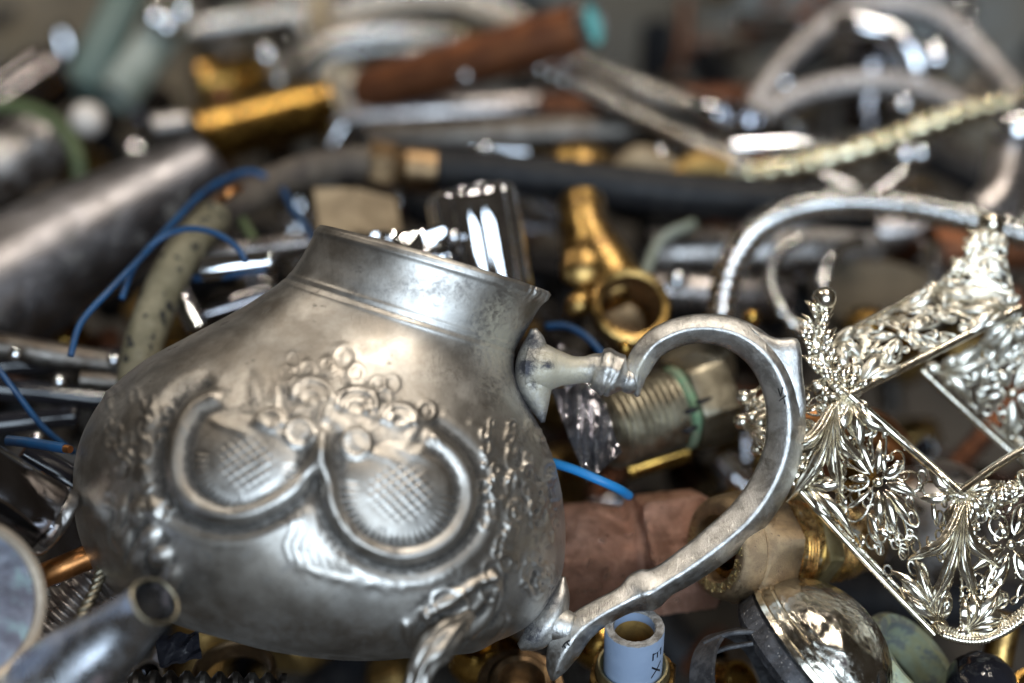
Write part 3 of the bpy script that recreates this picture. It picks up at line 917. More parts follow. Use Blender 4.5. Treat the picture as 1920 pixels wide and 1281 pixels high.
build("inner_ring", [lathe(p0 + ax * 22 * u, ax, [(10 * u, 42 * u), (0, 43 * u), (0, 54 * u), (6 * u, 60 * u), (14 * u, 60 * u)], 48, UP, close_ends=False)], M['goldbrass'], fit)
build("sleeve", [lathe(p0, ax, [(38 * u, 59 * u), (110 * u, 58 * u), (111 * u, 2 * u)], 40, UP, close_ends=False)], M['goldbrass'], fit)
build("thread", [lathe(p0, ax, [(128 * u, 90 * u), (132 * u, 97 * u), (142 * u, 97 * u), (146 * u, 89 * u)] + thread(147 * u, 176 * u, 88 * u, 7.2 * u, 3 * u) + [(177 * u, 82 * u), (196 * u, 83 * u)], 64, UP)], M['machined'], fit)
build("flange", [lathe(p0, ax, [(196 * u, 82 * u, 'h', 92 * u), (199 * u, 86 * u, 'h', 98 * u), (232 * u, 86 * u, 'h', 98 * u), (236 * u, 83 * u, 'h', 93 * u)], 60, UP, turn=.75)], M['palebrass'], fit)
build("thread", [lathe(p0, ax, [(237 * u, 78 * u), (244 * u, 82 * u), (250 * u, 82 * u)] + thread(252 * u, 288 * u, 80 * u, 7.4 * u, 3 * u) + [(289 * u, 74 * u), (292 * u, 77 * u), (312 * u, 77 * u), (316 * u, 72 * u)], 64, UP)], M['machined'], fit)
build("tail_pipe", [lathe(p0, ax, [(316 * u, 66 * u), (372 * u, 64 * u), (378 * u, 56 * u)], 40, UP)], M['castbrass'], fit)

def text_flat(s, size, ext):
    c = bpy.data.curves.new("lettering", 'FONT')
    c.body = s
    c.size = size
    c.extrude = ext
    c.align_x = 'CENTER'
    c.resolution_u = 2
    o = bpy.data.objects.new("lettering", c)
    COL.objects.link(o)
    bpy.context.view_layer.update()
    me = o.evaluated_get(bpy.context.evaluated_depsgraph_get()).to_mesh()
    V = np.array([v.co[:] for v in me.vertices])
    F = [list(p.vertices) for p in me.polygons]
    bpy.data.objects.remove(o)
    bpy.data.curves.remove(c)
    return V, F
A3, e1, e2 = basis(ax, UP)
Vt, Ft = text_flat("WLSH KA ANGK MSHT KIN", 25 * u, 2.6 * u)
R0 = 74 * u
ang = -Vt[:, 0] / (R0 * 1.0) + math.pi
rad_ = R0 + 8 * u - Vt[:, 1]
Vl = p0 + A3[None] * (-1.0 * u - Vt[:, 2:3]) + e1[None] * (rad_ * np.cos(ang))[:, None] + e2[None] * (rad_ * np.sin(ang))[:, None]
build("raised_lettering", [(Vl, Ft)], M['palebrass'], fit, sharp=30)

# rough cast bronze tee
tee = thing("bronze_tee", "rough reddish cast bronze fitting between the teapot and the brass nut", "pipe fitting", P(1200, 1150, 39.5))
u = px(1, 39.5)
ta = unit(RX * 1.0 + UP * 0.10 + FW * 0.10)
tr = unit(UP * 1.0 + FW * -0.55)
build("body", [roughen(lathe(P(1000, 1062, 40.4), ta, dense([(0, 84 * u), (6 * u, 94 * u), (120 * u, 92 * u), (150 * u, 84 * u), (184 * u, 78 * u), (196 * u, 92 * u), (208 * u, 92 * u)], 3 * u), 220, tr, sq=4.5), 220, .55 * u, 5, 1)], M['castcopper'], tee, sharp=0)
A3, t1_, t2_ = basis(ta, tr)
build("hex_end", [roughen(lathe(P(1204, 1040, 40.2), ta, dense([(0, 100 * u, 'h', 112 * u), (8 * u, 106 * u, 'h', 124 * u), (118 * u, 106 * u, 'h', 124 * u), (128 * u, 100 * u, 'h', 112 * u)], 3 * u), 240, tr, turn=math.radians(2)), 240, .55 * u, 6, 1)], M['castcopper'], tee, sharp=0)
build("mould_seam", [roughen(lathe(P(1204, 1040, 40.2), ta, dense([(60 * u, 100 * u, 'h', 112 * u), (61 * u, 107.6 * u, 'h', 126 * u), (65 * u, 107.6 * u, 'h', 126 * u), (66 * u, 100 * u, 'h', 112 * u)], 2 * u), 180, tr, turn=math.radians(2)), 180, .5 * u, 7, 1)], M['castcopper'], tee, sharp=0)

# plastic pipe stub in a brass nut
stub = thing("pipe_stub", "short blue grey plastic pipe stub with black letters standing in a brass nut", "pipe", P(1192, 1300, 36.6))
u = px(1, 36.4)
sa = unit(UP * 0.84 - FW * 0.54 - RX * 0.012)
c0 = P(1190, 1174, 36.2)
build("pipe", [lathe(c0 - sa * 150 * u, sa, [(0, 56 * u), (147 * u, 56 * u), (149 * u, 55 * u)], 64, UP, close_ends=False)], M['pvc'], stub)
nz = np.random.default_rng(3)
build("sawn_end", [lathe(c0 - sa * 150 * u, sa, [(149 * u, 55.4 * u), (151 * u, 53 * u), (150 * u, 47 * u), (150.5 * u, 41 * u), (147 * u, 38.5 * u)], 64, UP, close_ends=False,
                         relief=lambda t, th: (nz.random(len(th)) - .5) * 1.7 * u)], M['pvcend'], stub)
build("bore", [lathe(c0 - sa * 150 * u, sa, [(147 * u, 38.6 * u), (127 * u, 38.2 * u)], 48, UP, close_ends=False)], M['pvc'], stub)
build("bore_lining", [lathe(c0 - sa * 150 * u, sa, [(127 * u, 38.0 * u), (20 * u, 38 * u), (19 * u, 1 * u)], 48, UP, close_ends=False)], M['amber'], stub)
build("collar", [lathe(c0 - sa * 118 * u, sa, [(0, 58 * u), (14 * u, 59 * u), (20 * u, 63 * u), (20 * u, 67 * u), (12 * u, 70 * u), (0, 71 * u)], 56, UP, close_ends=False)], M['palebrass'], stub)
build("nut", [lathe(c0 - sa * 220 * u, sa, [(0, 78 * u, 'h', 92 * u), (82 * u, 78 * u, 'h', 92 * u), (92 * u, 78 * u, 'h', 90 * u), (98 * u, 78 * u, 'h', 82 * u), (99 * u, 72 * u), (96 * u, 70 * u), (60 * u, 66 * u)], 72, RX, close_ends=False, turn=.3)], M['brass'], stub)
Vt, Ft = text_flat("E X", 40 * u, 0.35 * u)
A3, e1, e2 = basis(sa, -FW)
side = np.cross(sa, -FW)
sgn = 1 if (e2 @ RX) > 0 else -1
thv = sgn * (math.radians(45) + (Vt[:, 1] - 13 * u) / (56 * u) * 0.95)
Vl = c0 - A3[None] * (56 * u + Vt[:, 0:1] * 1.15) + (e1[None] * np.cos(thv)[:, None] + e2[None] * np.sin(thv)[:, None]) * (56.1 * u + np.abs(Vt[:, 2:3]))
build("printed_letters", [(Vl, Ft)], M['ink'], stub, sharp=30)

# threaded nickel pipe seen through the handle
th_ = thing("threaded_pipe", "dull nickel pipe with fine thread and green corrosion seen through the handle", "pipe", P(1240, 850, 42))
u = px(1, 41.6)
a0, a1 = (1128, 808, 41.2), (1400, 724, 42.8)
ax = axis_of(a0, a1)
build("thread", [lathe(P(*a0), ax, [(0, 66 * u), (10 * u, 76 * u)] + thread(12 * u, 150 * u, 78 * u, 14 * u, 5 * u), 56)], M['oldnickel'], th_)
build("corroded_band", [lathe(P(*a0), ax, [(152 * u, 74 * u), (156 * u, 80 * u), (166 * u, 81 * u), (171 * u, 76 * u)], 56, relief=lambda t, th: 2.2 * u * np.sin(th * 5 + 1) - 1.5 * u)], M['greencrust'], th_)
build("nut", [lathe(P(*a0), ax, [(172 * u, 78 * u, 'h', 86 * u), (178 * u, 80 * u, 'h', 94 * u), (245 * u, 80 * u, 'h', 94 * u), (252 * u, 78 * u, 'h', 84 * u)], 60, turn=.4)], M['oldnickel'], th_)
nt_ = []
for (x, y, w) in ((1296, 770, 6), (1292, 806, 7), (1318, 752, 5)):
    nt_.append(psweep([(x - 14, y + 4, 40.35, 3), (x, y, 40.3, w), (x + 16, y - 6, 40.4, 3)], .0006, 10))
build("slot", nt_, M['rubber'], th_)

# crumpled film between pot and threaded pipe
def crumple(corners, nu, nv, amp, seed, thick=0.0004):
    r = np.random.default_rng(seed)
    f, n, su, sv = patch(corners)
    G = np.zeros((nv, nu, 3))
    K = [(r.uniform(-3, 5), r.uniform(.5, 4), r.uniform(0, 6.3), r.uniform(.4, 1)) for _ in range(6)]
    for i in range(nv):
        for j in range(nu):
            uu, vv = j / (nu - 1), i / (nv - 1)
            h = sum(w * abs(((a * uu + b * vv + c) % 2) - 1) for a, b, c, w in K) / 4
            G[i, j] = f(uu, vv, amp * (h - .5))
    T = np.concatenate([G, (G + n * thick)[::-1]], 0)
    T = np.concatenate([T, T[:1]], 0)
    return T.reshape(-1, 3), grid_quads(len(T), nu, False)
tag(build("crumpled_film", [crumple([(1034, 730, 39.2), (1120, 716, 39.8), (1165, 850, 38.8), (1100, 905, 38.2)], 26, 30, .007, 4)], M['foil'], sharp=15),
    "crumpled clear film tucked between teapot belly and threaded pipe", "film")
tag(build("crumpled_film", [crumple([(690, 448, 42.5), (830, 428, 43), (846, 500, 42), (720, 520, 41.6)], 26, 18, .006, 9)], M['chrome'], sharp=15),
    "crumpled shiny metal scrap just behind the teapot rim", "metal scrap")

# crushed nickel dome with black rim at the bottom right
dome = thing("crushed_dome", "crumpled nickel dome cover with a chipped black rim", "dome cover", P(1560, 1300, 37))
u = px(1, 36.6)
dc = P(1528, 1232, 36.9)
da = unit(RX * 0.70 + UP * 0.62 - FW * 0.16)
nz = np.random.default_rng(8)
KK = [(nz.integers(2, 24), nz.uniform(8, 60), nz.uniform(0, 6.3)) for _ in range(9)]
Ad, d1, d2 = basis(da, None)
cam_th = math.atan2(-FW @ d2, -FW @ d1)
def crush(t, th):
    k = math.sin(min(1, max(0, t / (124 * u))) * math.pi) ** .8
    dth = np.mod(th - cam_th + math.pi, 2 * math.pi) - math.pi
    out = np.zeros(len(th))
    for (a, tb, ra, rt, hh) in DENTS:
        q = ((dth - a) / ra) ** 2 + ((t / u - tb) / rt) ** 2
        out += hh * np.exp(-q ** .8)
    return k * u * out
nz = np.random.default_rng(31)
DENTS = [(nz.uniform(-1.1, 1.0), nz.uniform(15, 105), nz.uniform(.06, .22), nz.uniform(6, 18), nz.uniform(-5, 4)) for _ in range(60)]
prof = [(130 * u * math.sin(a), 158 * u * math.cos(a)) for a in np.linspace(0, math.pi / 2 - .01, 70)]
build("dome", [roughen(lathe(dc, da, prof, 200, relief=crush), 200, .30 * u, 4, 2)], M['crinkle'], dome, sharp=0)
build("bead_line", [lathe(dc, da, [(24 * u, 155 * u), (25 * u, 159.5 * u), (29 * u, 159.5 * u), (31 * u, 153 * u)], 90, close_ends=False)], M['nickel'], dome)
build("lip", [lathe(dc, da, [(-6 * u, 150 * u), (-9 * u, 160 * u), (-4 * u, 168 * u), (6 * u, 166 * u), (8 * u, 156 * u), (2 * u, 150 * u)], 90, close_ends=False)], M['nickel'], dome)
build("rim_ring", [lathe(dc - da * 26 * u, da, [(-26 * u, 118 * u), (-34 * u, 150 * u), (-20 * u, 164 * u), (12 * u, 164 * u), (18 * u, 150 * u), (14 * u, 140 * u)], 120, close_ends=False,
                         relief=lambda t, th: 1.6 * u * np.sin(th * 44) + 1.2 * u * np.sin(th * 13))], M['blackrim'], dome)
build("bead_ring", [lathe(dc - da * 46 * u, da, [(-14 * u, 96 * u), (-18 * u, 112 * u), (-8 * u, 122 * u), (2 * u, 118 * u), (2 * u, 100 * u)], 90, close_ends=False)], M['greyring'], dome)
build("inside_plate", [lathe(dc - da * 40 * u, da, [(0, 110 * u), (4 * u, 60 * u), (2 * u, 10 * u)], 40)], M['patina'], dome)

strap = thing("pipe_clamp", "scuffed black pipe clamp strap beside the crushed dome", "clamp", P(1400, 1290, 36))
def strip(rows, half, thick, nrm):
    q, s = resample(np.array([P(*r) for r in rows]), .001)
    return tube(q, half, thick, 16, nrm, 6.0)
ca = unit(RX * .62 + UP * .30 - FW * .55)
build("band", [lathe(P(1392, 1300, 36.2), ca, [(-30 * u, 118 * u), (22 * u, 118 * u), (24 * u, 112 * u), (-30 * u, 112 * u), (-30 * u, 118 * u)], 80, close_ends=False)], M['blackstrap'], strap)
build("ear", [strip([(1322, 1206, 36.2), (1372, 1186, 36.0), (1424, 1186, 35.9), (1452, 1206, 35.8)], px(12, 36), px(5, 36), UP)], M['blackstrap'], strap)
build("tongue", [strip([(1300, 1240, 36.0), (1360, 1216, 35.8), (1412, 1206, 35.7)], px(8, 36), px(4, 36), UP)], M['blackstrap'], strap)
u = px(1, 38.2)
tag(build("patina_sleeve", [lathe(P(1650, 1290, 38.6), unit(RX * .55 + UP * .62 - FW * .45), [(-60 * u, 110 * u), (70 * u, 112 * u), (92 * u, 108 * u), (104 * u, 96 * u), (100 * u, 80 * u), (30 * u, 76 * u)], 64, close_ends=False)], M['patina']),
    "cream and green corroded sleeve under the corner of the basket", "pipe sleeve")
tag(build("fluted_ornament", [lathe(P(1836, 1300, 37.6), unit(UP * .8 - FW * .5), [(60 * u * math.sin(a) + 20 * u, 62 * u * math.cos(a)) for a in np.linspace(-1.2, 1.5, 22)], 40,
                               relief=lambda t, th: 2.5 * u * np.abs(np.sin(th * 4)))], M['blackglass'], sharp=0),
    "glossy black fluted ornament under the basket tip", "ornament")
tag(build("brass_offcut", [lathe(P(1880, 1190, 40), unit(UP + RX * .2), [(-110 * u, 30 * u), (40 * u, 30 * u), (44 * u, 24 * u)], 32)], M['brass']),
    "small brass offcut in the dark right of the black ornament", "offcut")
tag(build("grey_dome", [lathe(P(1742, 1000, 42.6), unit(UP * .92 - FW * .2 + RX * .05), [(-60 * u, 135 * u)] + [(150 * u * math.sin(a), 142 * u * math.cos(a) ** .6) for a in np.linspace(0, 1.54, 30)], 64)], M['greysteel'], sharp=0),
    "mottled grey metal dome seen through the basket frame", "dome")
tag(build("copper_elbow", [psweep([(1480, 800, 41.5, 34), (1560, 792, 41, 36), (1640, 806, 41.5, 36), (1680, 850, 43, 36)], .0015, 28)], M['brightcopper'], sharp=0),
    "orange copper elbow behind the near corner of the basket", "pipe elbow")
# bronze ring below the handle foot
u = px(1, 37.6)
br_ = thing("bronze_ring", "stepped dark bronze ring below the lower end of the teapot handle", "ring", P(975, 1310, 38))
ra_ = unit(UP * .75 - FW * .62 + RX * .12)
build("outer_ring", [lathe(P(976, 1292, 38.2), ra_, [(-40 * u, 84 * u), (10 * u, 84 * u), (18 * u, 80 * u), (18 * u, 66 * u), (6 * u, 62 * u)], 64, close_ends=False)], M['darkbronze'], br_)
build("inner_ring", [lathe(P(976, 1292, 38.2), ra_, [(0, 62 * u), (26 * u, 60 * u), (32 * u, 54 * u), (30 * u, 44 * u), (0, 42 * u), (-20 * u, 42 * u), (-21 * u, 1 * u)], 64, close_ends=False)], M['darkbronze'], br_)

# ------------------------------------------------------------------ lower left
u = px(1, 31)
lid = thing("round_lid", "round metal lid with blue mottled face and tan rim at the heap edge", "lid", P(-40, 1290, 31.5))
la = unit(-FW * .74 + RX * .66 + UP * .12)
build("rim", [lathe(P(-72, 1136, 31.2), la, [(-26 * u, 166 * u), (-4 * u, 168 * u), (6 * u, 164 * u), (8 * u, 154 * u), (2 * u, 146 * u), (-6 * u, 144 * u)], 90, close_ends=False)], M['lidrim'], lid)
build("face", [lathe(P(-72, 1136, 31.2), la, [(-30 * u, 166 * u), (-6 * u, 145 * u), (-8 * u, 110 * u), (-4 * u, 60 * u), (0, 10 * u)], 72)], M['lidface'], lid)
sp = thing("teapot_spout", "broken blue grey silver spout with open oval mouth at the bottom left", "spout", P(120, 1330, 32))
q, s = resample(np.array([[*P(x, y, d), px(r, d)] for x, y, d, r in ((290, 1128, 31.2, 52), (268, 1146, 31.4, 54), (228, 1180, 31.7, 66), (165, 1236, 32.0, 88), (90, 1300, 32.4, 104), (20, 1350, 32.8, 112))]), .0008)
va, fa = tube(q[:, :3], q[:, 3], q[:, 3] * .9, 48, UP, 2.2, cap=False)
vb, fb = tube(q[:, :3], q[:, 3] - .0011, q[:, 3] * .9 - .0011, 48, UP, 2.2, cap=False)
build("spout_wall", [(va, fa), (vb, fb[:, ::-1])], M['bluesilver'], sp, sharp=0)
T0 = unit(q[0, :3] - q[3, :3])
th = np.linspace(0, 2 * math.pi, 33)
lipc = va[:48]
lp = np.vstack([lipc, lipc[:1]])
build("mouth_lip", [tube(resample(q[0, :3] + (lp - q[0, :3]) * .975, n=90)[0], px(4, 30.6), None, 10)], M['oldnickel'], sp, sharp=0)
tag(build("copper_rod", [psweep([(20, 1104, 35.4, 23), (110, 1068, 35.4, 24), (220, 1022, 36, 24)], .0012, 26)], M['brightcopper'], sharp=0),
    "orange copper rod between the round lid and the teapot belly", "rod")
u = px(1, 36)
tag(build("corrugated_hose", [psweep([(230, 1050, 37, 46), (160, 1110, 36.4, 48), (90, 1190, 36.2, 48), (40, 1260, 36.2, 48)], .0004, 36, relief=lambda s, t: .0009 * np.sin(s / .0032 * 2 * math.pi))], M['mauvebraid'], sharp=0),
    "grey corrugated hose in the gap left of the teapot base", "hose")
rp = []
for k in range(2):
    q, s = resample(np.array([P(*r) for r in ((194, 1050, 35), (184, 1090, 34.6), (166, 1130, 34.2), (138, 1178, 34), (110, 1230, 34))]), .0004)
    a = s / .0042 * 2 * math.pi + k * math.pi
    q2 = q + RX * (np.cos(a) * .0008)[:, None] - FW * (np.sin(a) * .0008)[:, None]
    rp.append(tube(q2, .00085, None, 8))
tag(build("twisted_wire", rp, M['oldnickel'], sharp=0), "twisted pale wire rope against the teapot's lower left", "wire")
tag(build("black_shard", [crumple([(288, 1196, 36.6), (372, 1186, 37), (378, 1236, 36.6), (300, 1250, 36)], 30, 26, .004, 21, .001)], M['blackglass'], sharp=20), "glossy black shard under the teapot's lower left edge", "shard")
tag(build("threaded_rod", [lathe(P(240, 1290, 35.6), axis_of((240, 1290, 35.6), (520, 1296, 36.2)), thread(0, 280 * u, 34 * u, 30 * u, 13 * u), 36)], M['deadsteel']),
    "coarse dark threaded rod along the bottom edge", "threaded rod")
tag(build("brass_ring", [lathe(P(440, 1262, 38.4), unit(UP * .8 - FW * .55), [(-30 * u, 84 * u), (6 * u, 84 * u), (10 * u, 78 * u), (6 * u, 72 * u), (-30 * u, 71 * u)], 56, close_ends=False)], M['darkbronze']),
    "dark brass ring in the shadow under the teapot base", "ring")

# chrome handle end, far left
u = px(1, 34)
ch = thing("grip_tube", "thick chrome tube with two long white lamp streaks at the left edge", "tube", P(40, 1010, 34.6))
ca = axis_of((-60, 884, 33.6), (122, 992, 34.6))
build("barrel", [lathe(P(-90, 866, 33.6), ca, [(0, 70 * u), (196 * u, 70 * u), (204 * u, 68 * u)], 64)], M['darkchrome'], ch)
build("end_cap", [lathe(P(-90, 866, 33.6), ca, [(204 * u, 66 * u), (206 * u, 71 * u), (222 * u, 71 * u), (230 * u, 66 * u), (236 * u, 50 * u), (238 * u, 20 * u)], 64)], M['chrome'], ch)
def simple_pipe(name, label, cat, a, b, r_px, m, wall=None, seg=40, group=None, dome_end=False, sharp=38):
    d = (a[2] + b[2]) / 2
    R = px(r_px, d)
    L = np.linalg.norm(P(*b) - P(*a))
    if dome_end:
        prof = [(0, R), (L - R * .5, R)] + [(L - R * .5 + R * .5 * math.sin(t), R * math.cos(t) ** .8) for t in np.linspace(.1, 1.5, 10)]
    elif wall:
        w = px(wall, d)
        prof = [(R * 1.5, R - w), (.0006, R - w), (0, R - w * .6), (0, R - w * .3), (.0006, R), (L - .0006, R), (L, R - w * .3), (L, R - w * .6), (L - .0006, R - w), (L - R * 1.5, R - w)]
    else:
        prof = [(0, R * .9), (R * .08, R), (L - R * .08, R), (L, R * .9)]
    return tag(build(name, [lathe(P(*a), P(*b) - P(*a), prof, seg, close_ends=not wall)], M[m], sharp=sharp), label, cat, group)

simple_pipe("black_rod", "uppermost of the glossy black rods left of the teapot", "rod", (-30, 690, 43.5), (250, 668, 44), 20, 'blackglass')
simple_pipe("black_rod", "glossy black rod in the middle of the dark gap left of the teapot", "rod", (-30, 726, 41.6), (210, 752, 42.4), 22, 'blackglass', dome_end=True)
simple_pipe("black_rod", "lower glossy black rod just above the blue wire stub", "rod", (-40, 800, 40.6), (150, 780, 41), 20, 'blackglass', dome_end=True)
simple_pipe("black_rod", "slanting glossy black rod against the teapot's left flank", "rod", (40, 850, 37.6), (200, 940, 38.4), 30, 'blackglass')
simple_pipe("steel_tube", "small dark steel tube below the speckled hose end", "tube", (150, 712, 41), (300, 724, 41.4), 18, 'deadsteel')
for i, (x, y, d, lab) in enumerate(((30, 664, 41, "added chrome glint ball nearest the left edge above the black rods"), (70, 822, 39.6, "added chrome glint ball above the blue wire stub"),
                                    (112, 716, 41, "added chrome glint ball at the tip of the middle black rod"), (214, 676, 42, "added chrome glint ball beside the speckled hose foot"))):
    R = px(15, d)  # mirror balls added to put glints into the dark gap
    tag(build("glint_bead", [lathe(P(x, y, d), UP, [(-R * math.cos(a), R * math.sin(a)) for a in np.linspace(.05, 3.09, 10)], 16)], M['chrome'], sharp=0), lab, "bead", "small added glint balls in the gap left of the teapot")
simple_pipe("chrome_tube", "thin chrome tube peeping out beside the teapot's left shoulder", "tube", (330, 540, 43), (372, 620, 42.6), 20, 'chrome')
simple_pipe("chrome_tube", "chrome tube lying flat behind the teapot's left shoulder", "tube", (350, 600, 43.5), (520, 552, 43.5), 26, 'darkchrome', dome_end=True)
simple_pipe("chrome_tube", "bright chrome tube stub at the root of the teapot neck", "tube", (380, 506, 42.5), (520, 490, 42.5), 24, 'chrome', dome_end=True)
simple_pipe("steel_tube", "brown grey tube running behind the left edge of the teapot neck", "tube", (360, 486, 46), (590, 454, 46), 22, 'hook')

# ------------------------------------------------------------------ wires
def wire(name, label, rows, r, m, group=None):
    return tag(build(name, [psweep([(*a, r) for a in rows], .0012, 12)], M[m], sharp=0), label, "wire", group)
G_ = "blue wires threaded through the heap"
wire("blue_wire", "longest blue wire curving up past the big grey cylinder", [(132, 668, 38.4), (152, 605, 38.8), (205, 545, 39.4), (258, 490, 40.4), (318, 425, 42), (380, 362, 44), (432, 332, 45.4), (470, 322, 46), (500, 332, 46.2)], 6.55, 'blue', G_)
wire("blue_wire", "blue wire arching over the speckled hose to the teapot neck", [(228, 560, 40), (250, 505, 40.6), (290, 455, 41), (345, 430, 41), (400, 436, 40.6), (442, 462, 40.2), (462, 492, 40)], 5.9, 'blue', G_)
wire("blue_wire", "short flat blue wire behind the speckled hose", [(335, 522, 43.2), (400, 521, 42.6), (455, 514, 42), (500, 506, 42)], 5.9, 'blue', G_)
wire("blue_wire", "blue wire end dropping behind the top left of the teapot rim", [(530, 355, 47), (552, 395, 46), (575, 430, 45), (600, 470, 44)], 7.21, 'blue', G_)
wire("blue_wire", "dark blue wire loop under the brass socket", [(1025, 612, 42), (1062, 612, 41.6), (1100, 632, 41.2), (1132, 668, 41), (1150, 700, 41.4)], 6.55, 'blue', G_)
wire("blue_wire", "bright blue wire between the teapot belly and bronze fitting", [(1030, 866, 37.9), (1075, 880, 37.4), (1120, 899, 37.2), (1158, 916, 37.4), (1180, 930, 38)], 9, 'brightblue', G_)
wire("blue_wire", "faint blue wire crossing the dark gap left of the teapot", [(-20, 670, 38), (30, 735, 38), (80, 800, 38.4), (140, 850, 39)], 5.9, 'blue', G_)
ws = thing("wire_stub", "blue wire stub with a bare copper end above the thick chrome tube", "wire", P(70, 850, 36.6), G_)
build("insulation", [psweep([(14, 826, 37, 10), (60, 831, 36.8, 10), (122, 841, 36.4, 10)], .001, 14)], M['blue'], ws)
build("bare_end", [psweep([(120, 841, 36.4, 8), (128, 842, 36.35, 8), (132, 843, 36.3, 7)], .0006, 14)], M['brightcopper'], ws)
wire("copper_wire", "bare orange copper wire end beside the long blue wire", [(408, 378, 46), (428, 364, 45.6), (450, 352, 46)], 9, 'brightcopper')
wire("olive_cord", "olive green cord hooked over scrap at the far left", [(-20, 196, 57), (40, 202, 56.6), (92, 222, 56), (128, 256, 55.4), (146, 300, 55), (152, 350, 55)], 14, 'olive')
wire("green_wire", "thin green wire in the shadow left of the tan plate", [(452, 410, 47), (470, 440, 46.5), (488, 470, 46)], 9, 'olive')
wire("grey_wire", "thin pale wire leaning above the brass socket", [(1300, 420, 49), (1240, 450, 48), (1206, 520, 46)], 11, 'palegreen')

# ------------------------------------------------------------------ hoses
def hose(name, label, rows, r, m, kind='braid', pitch=.0044, amp=.00045, group=None, fit=None):
    d = np.mean([a[2] for a in rows])
    R = px(r, d)
    pts, s = resample(np.array([P(*a) for a in rows]), pitch / 8 if kind != 'smooth' else .0015)
    seg = 36 if kind == 'braid' else 26
    mm = max(3, int(round(2 * math.pi * R / pitch)))
    if kind == 'braid':
        rel = lambda s, t: amp * np.maximum(np.sin(s * 2 * math.pi / pitch + t * mm), np.sin(s * 2 * math.pi / pitch - t * mm))
    elif kind == 'rib':
        rel = lambda s, t: amp * (1.6 * np.abs(np.sin(s * math.pi / pitch + t / 2)) - 1)
    else:
        rel = None
    root = thing(name, label, "hose", pts[len(pts) // 2] - np.array([0, 0, R]), group)
    build("sheath", [tube(pts, R, None, seg, None, 2.0, rel, s)], M[m], root, sharp=0)
    for (end, L, k, fm) in (fit or ()):
        i = 0 if end == 0 else -1
        q = pts[0] if end == 0 else pts[-1]
        dr = unit(pts[0] - pts[12]) if end == 0 else unit(pts[-1] - pts[-13])
        build("ferrule", [lathe(q - dr * L * .5, dr, [(0, R * k * .95), (.0006, R * k), (L * .6, R * k), (L * .62, R * k * 1.12), (L, R * k * 1.12), (L + .0006, R * k)], 36)], M[fm], root)
    return root
GB = "braided hoses looping across the back of the heap"
hose("braided_hose", "grey braided hose arching behind the copper pipe, lower of the pair", [(515, 160, 63), (560, 112, 65), (640, 74, 66.5), (740, 62, 67), (840, 72, 67), (930, 102, 66), (1000, 140, 65)], 19, 'greybraid', group=GB)
hose("braided_hose", "tan braided hose arching highest above the copper pipe", [(520, 190, 66), (560, 110, 68), (640, 46, 70), (740, 12, 71), (850, 10, 71), (940, 40, 70.5), (1010, 84, 69)], 18, 'tanbraid', group=GB)
hose("braided_hose", "faint grey hose running off the top edge left of centre", [(300, 74, 73), (400, 48, 74), (520, 30, 75), (640, 10, 76), (760, -26, 77)], 19, 'greybraid', group=GB)
hose("braided_hose", "silver braided loop nested inside the arching hoses at top centre", [(528, 190, 65), (572, 140, 66), (640, 100, 67), (720, 90, 67.4), (800, 100, 67), (880, 126, 66)], 17, 'greybraid', pitch=.0046, amp=.0005, group=GB)
hose("braided_hose", "outermost silver braided loop touching the top edge of the picture", [(560, 60, 73), (640, 14, 74), (760, -8, 74.4), (860, -4, 74), (950, 26, 73.4), (1030, 66, 72)], 17, 'greybraid', pitch=.0046, amp=.0005, group=GB)
hose("braided_hose", "upper of two silver braided hoses running right from under the copper pipe end", [(1020, 92, 60), (1090, 122, 59.4), (1180, 160, 58), (1270, 192, 57), (1335, 212, 56)], 22, 'greybraid', pitch=.0056, amp=.0006, group=GB, fit=((1, .013, 1.2, 'chrome'),))
hose("braided_hose", "lower of two silver braided hoses running right from under the copper pipe end", [(1010, 120, 58), (1080, 156, 57.4), (1170, 206, 56.4), (1260, 250, 55), (1340, 290, 54), (1400, 320, 53.5)], 20, 'greybraid', pitch=.0056, amp=.0006, group=GB)
hose("braided_hose", "large mauve grey hose making the tall arch at the top right", [(1400, 230, 60), (1440, 160, 60.6), (1500, 88, 61.4), (1580, 32, 62.4), (1665, 10, 63), (1745, 26, 63), (1820, 82, 62.4), (1885, 158, 61.4), (1950, 250, 60)], 21, 'mauvebraid', group=GB)
hose("braided_hose", "low grey hose arch inside the tall arch at the top right", [(1430, 218, 59.6), (1500, 178, 60), (1590, 156, 60.4), (1680, 158, 60.6), (1760, 180, 60.4), (1830, 220, 60)], 20, 'mauvebraid', group=GB)
hose("ribbed_hose", "straw coloured ribbed hose rising to the right edge", [(1345, 336, 53.5), (1430, 326, 54), (1540, 304, 54.6), (1640, 274, 55.4), (1740, 236, 56), (1840, 206, 57), (1960, 190, 58)], 21, 'hosegold', 'rib', .0086, .0015)
hose("ribbed_hose", "silver ribbed shower hose arching above the filigree basket", [(1350, 640, 44), (1356, 560, 44.4), (1376, 490, 45), (1420, 430, 45.8), (1490, 395, 46.4), (1580, 381, 47), (1690, 386, 47), (1800, 408, 47), (1960, 452, 47)], 26, 'hosechrome', 'rib', .0041, .0012)
hose("ribbed_hose", "thin ribbed hose curling inside the shower hose arch", [(1500, 452, 48.5), (1462, 472, 47.6), (1444, 520, 46.8), (1458, 572, 46), (1496, 616, 45.4), (1540, 650, 45.4)], 12, 'hosechrome', 'rib', .0050, .0008)
hose("rubber_hose", "thick black rubber hose lying level across the middle", [(800, 318, 50.4), (900, 322, 50.4), (1020, 334, 50.4), (1160, 350, 50.4), (1320, 368, 50.4), (1470, 380, 50.4), (1640, 394, 50.4)], 41, 'rubber', 'smooth')
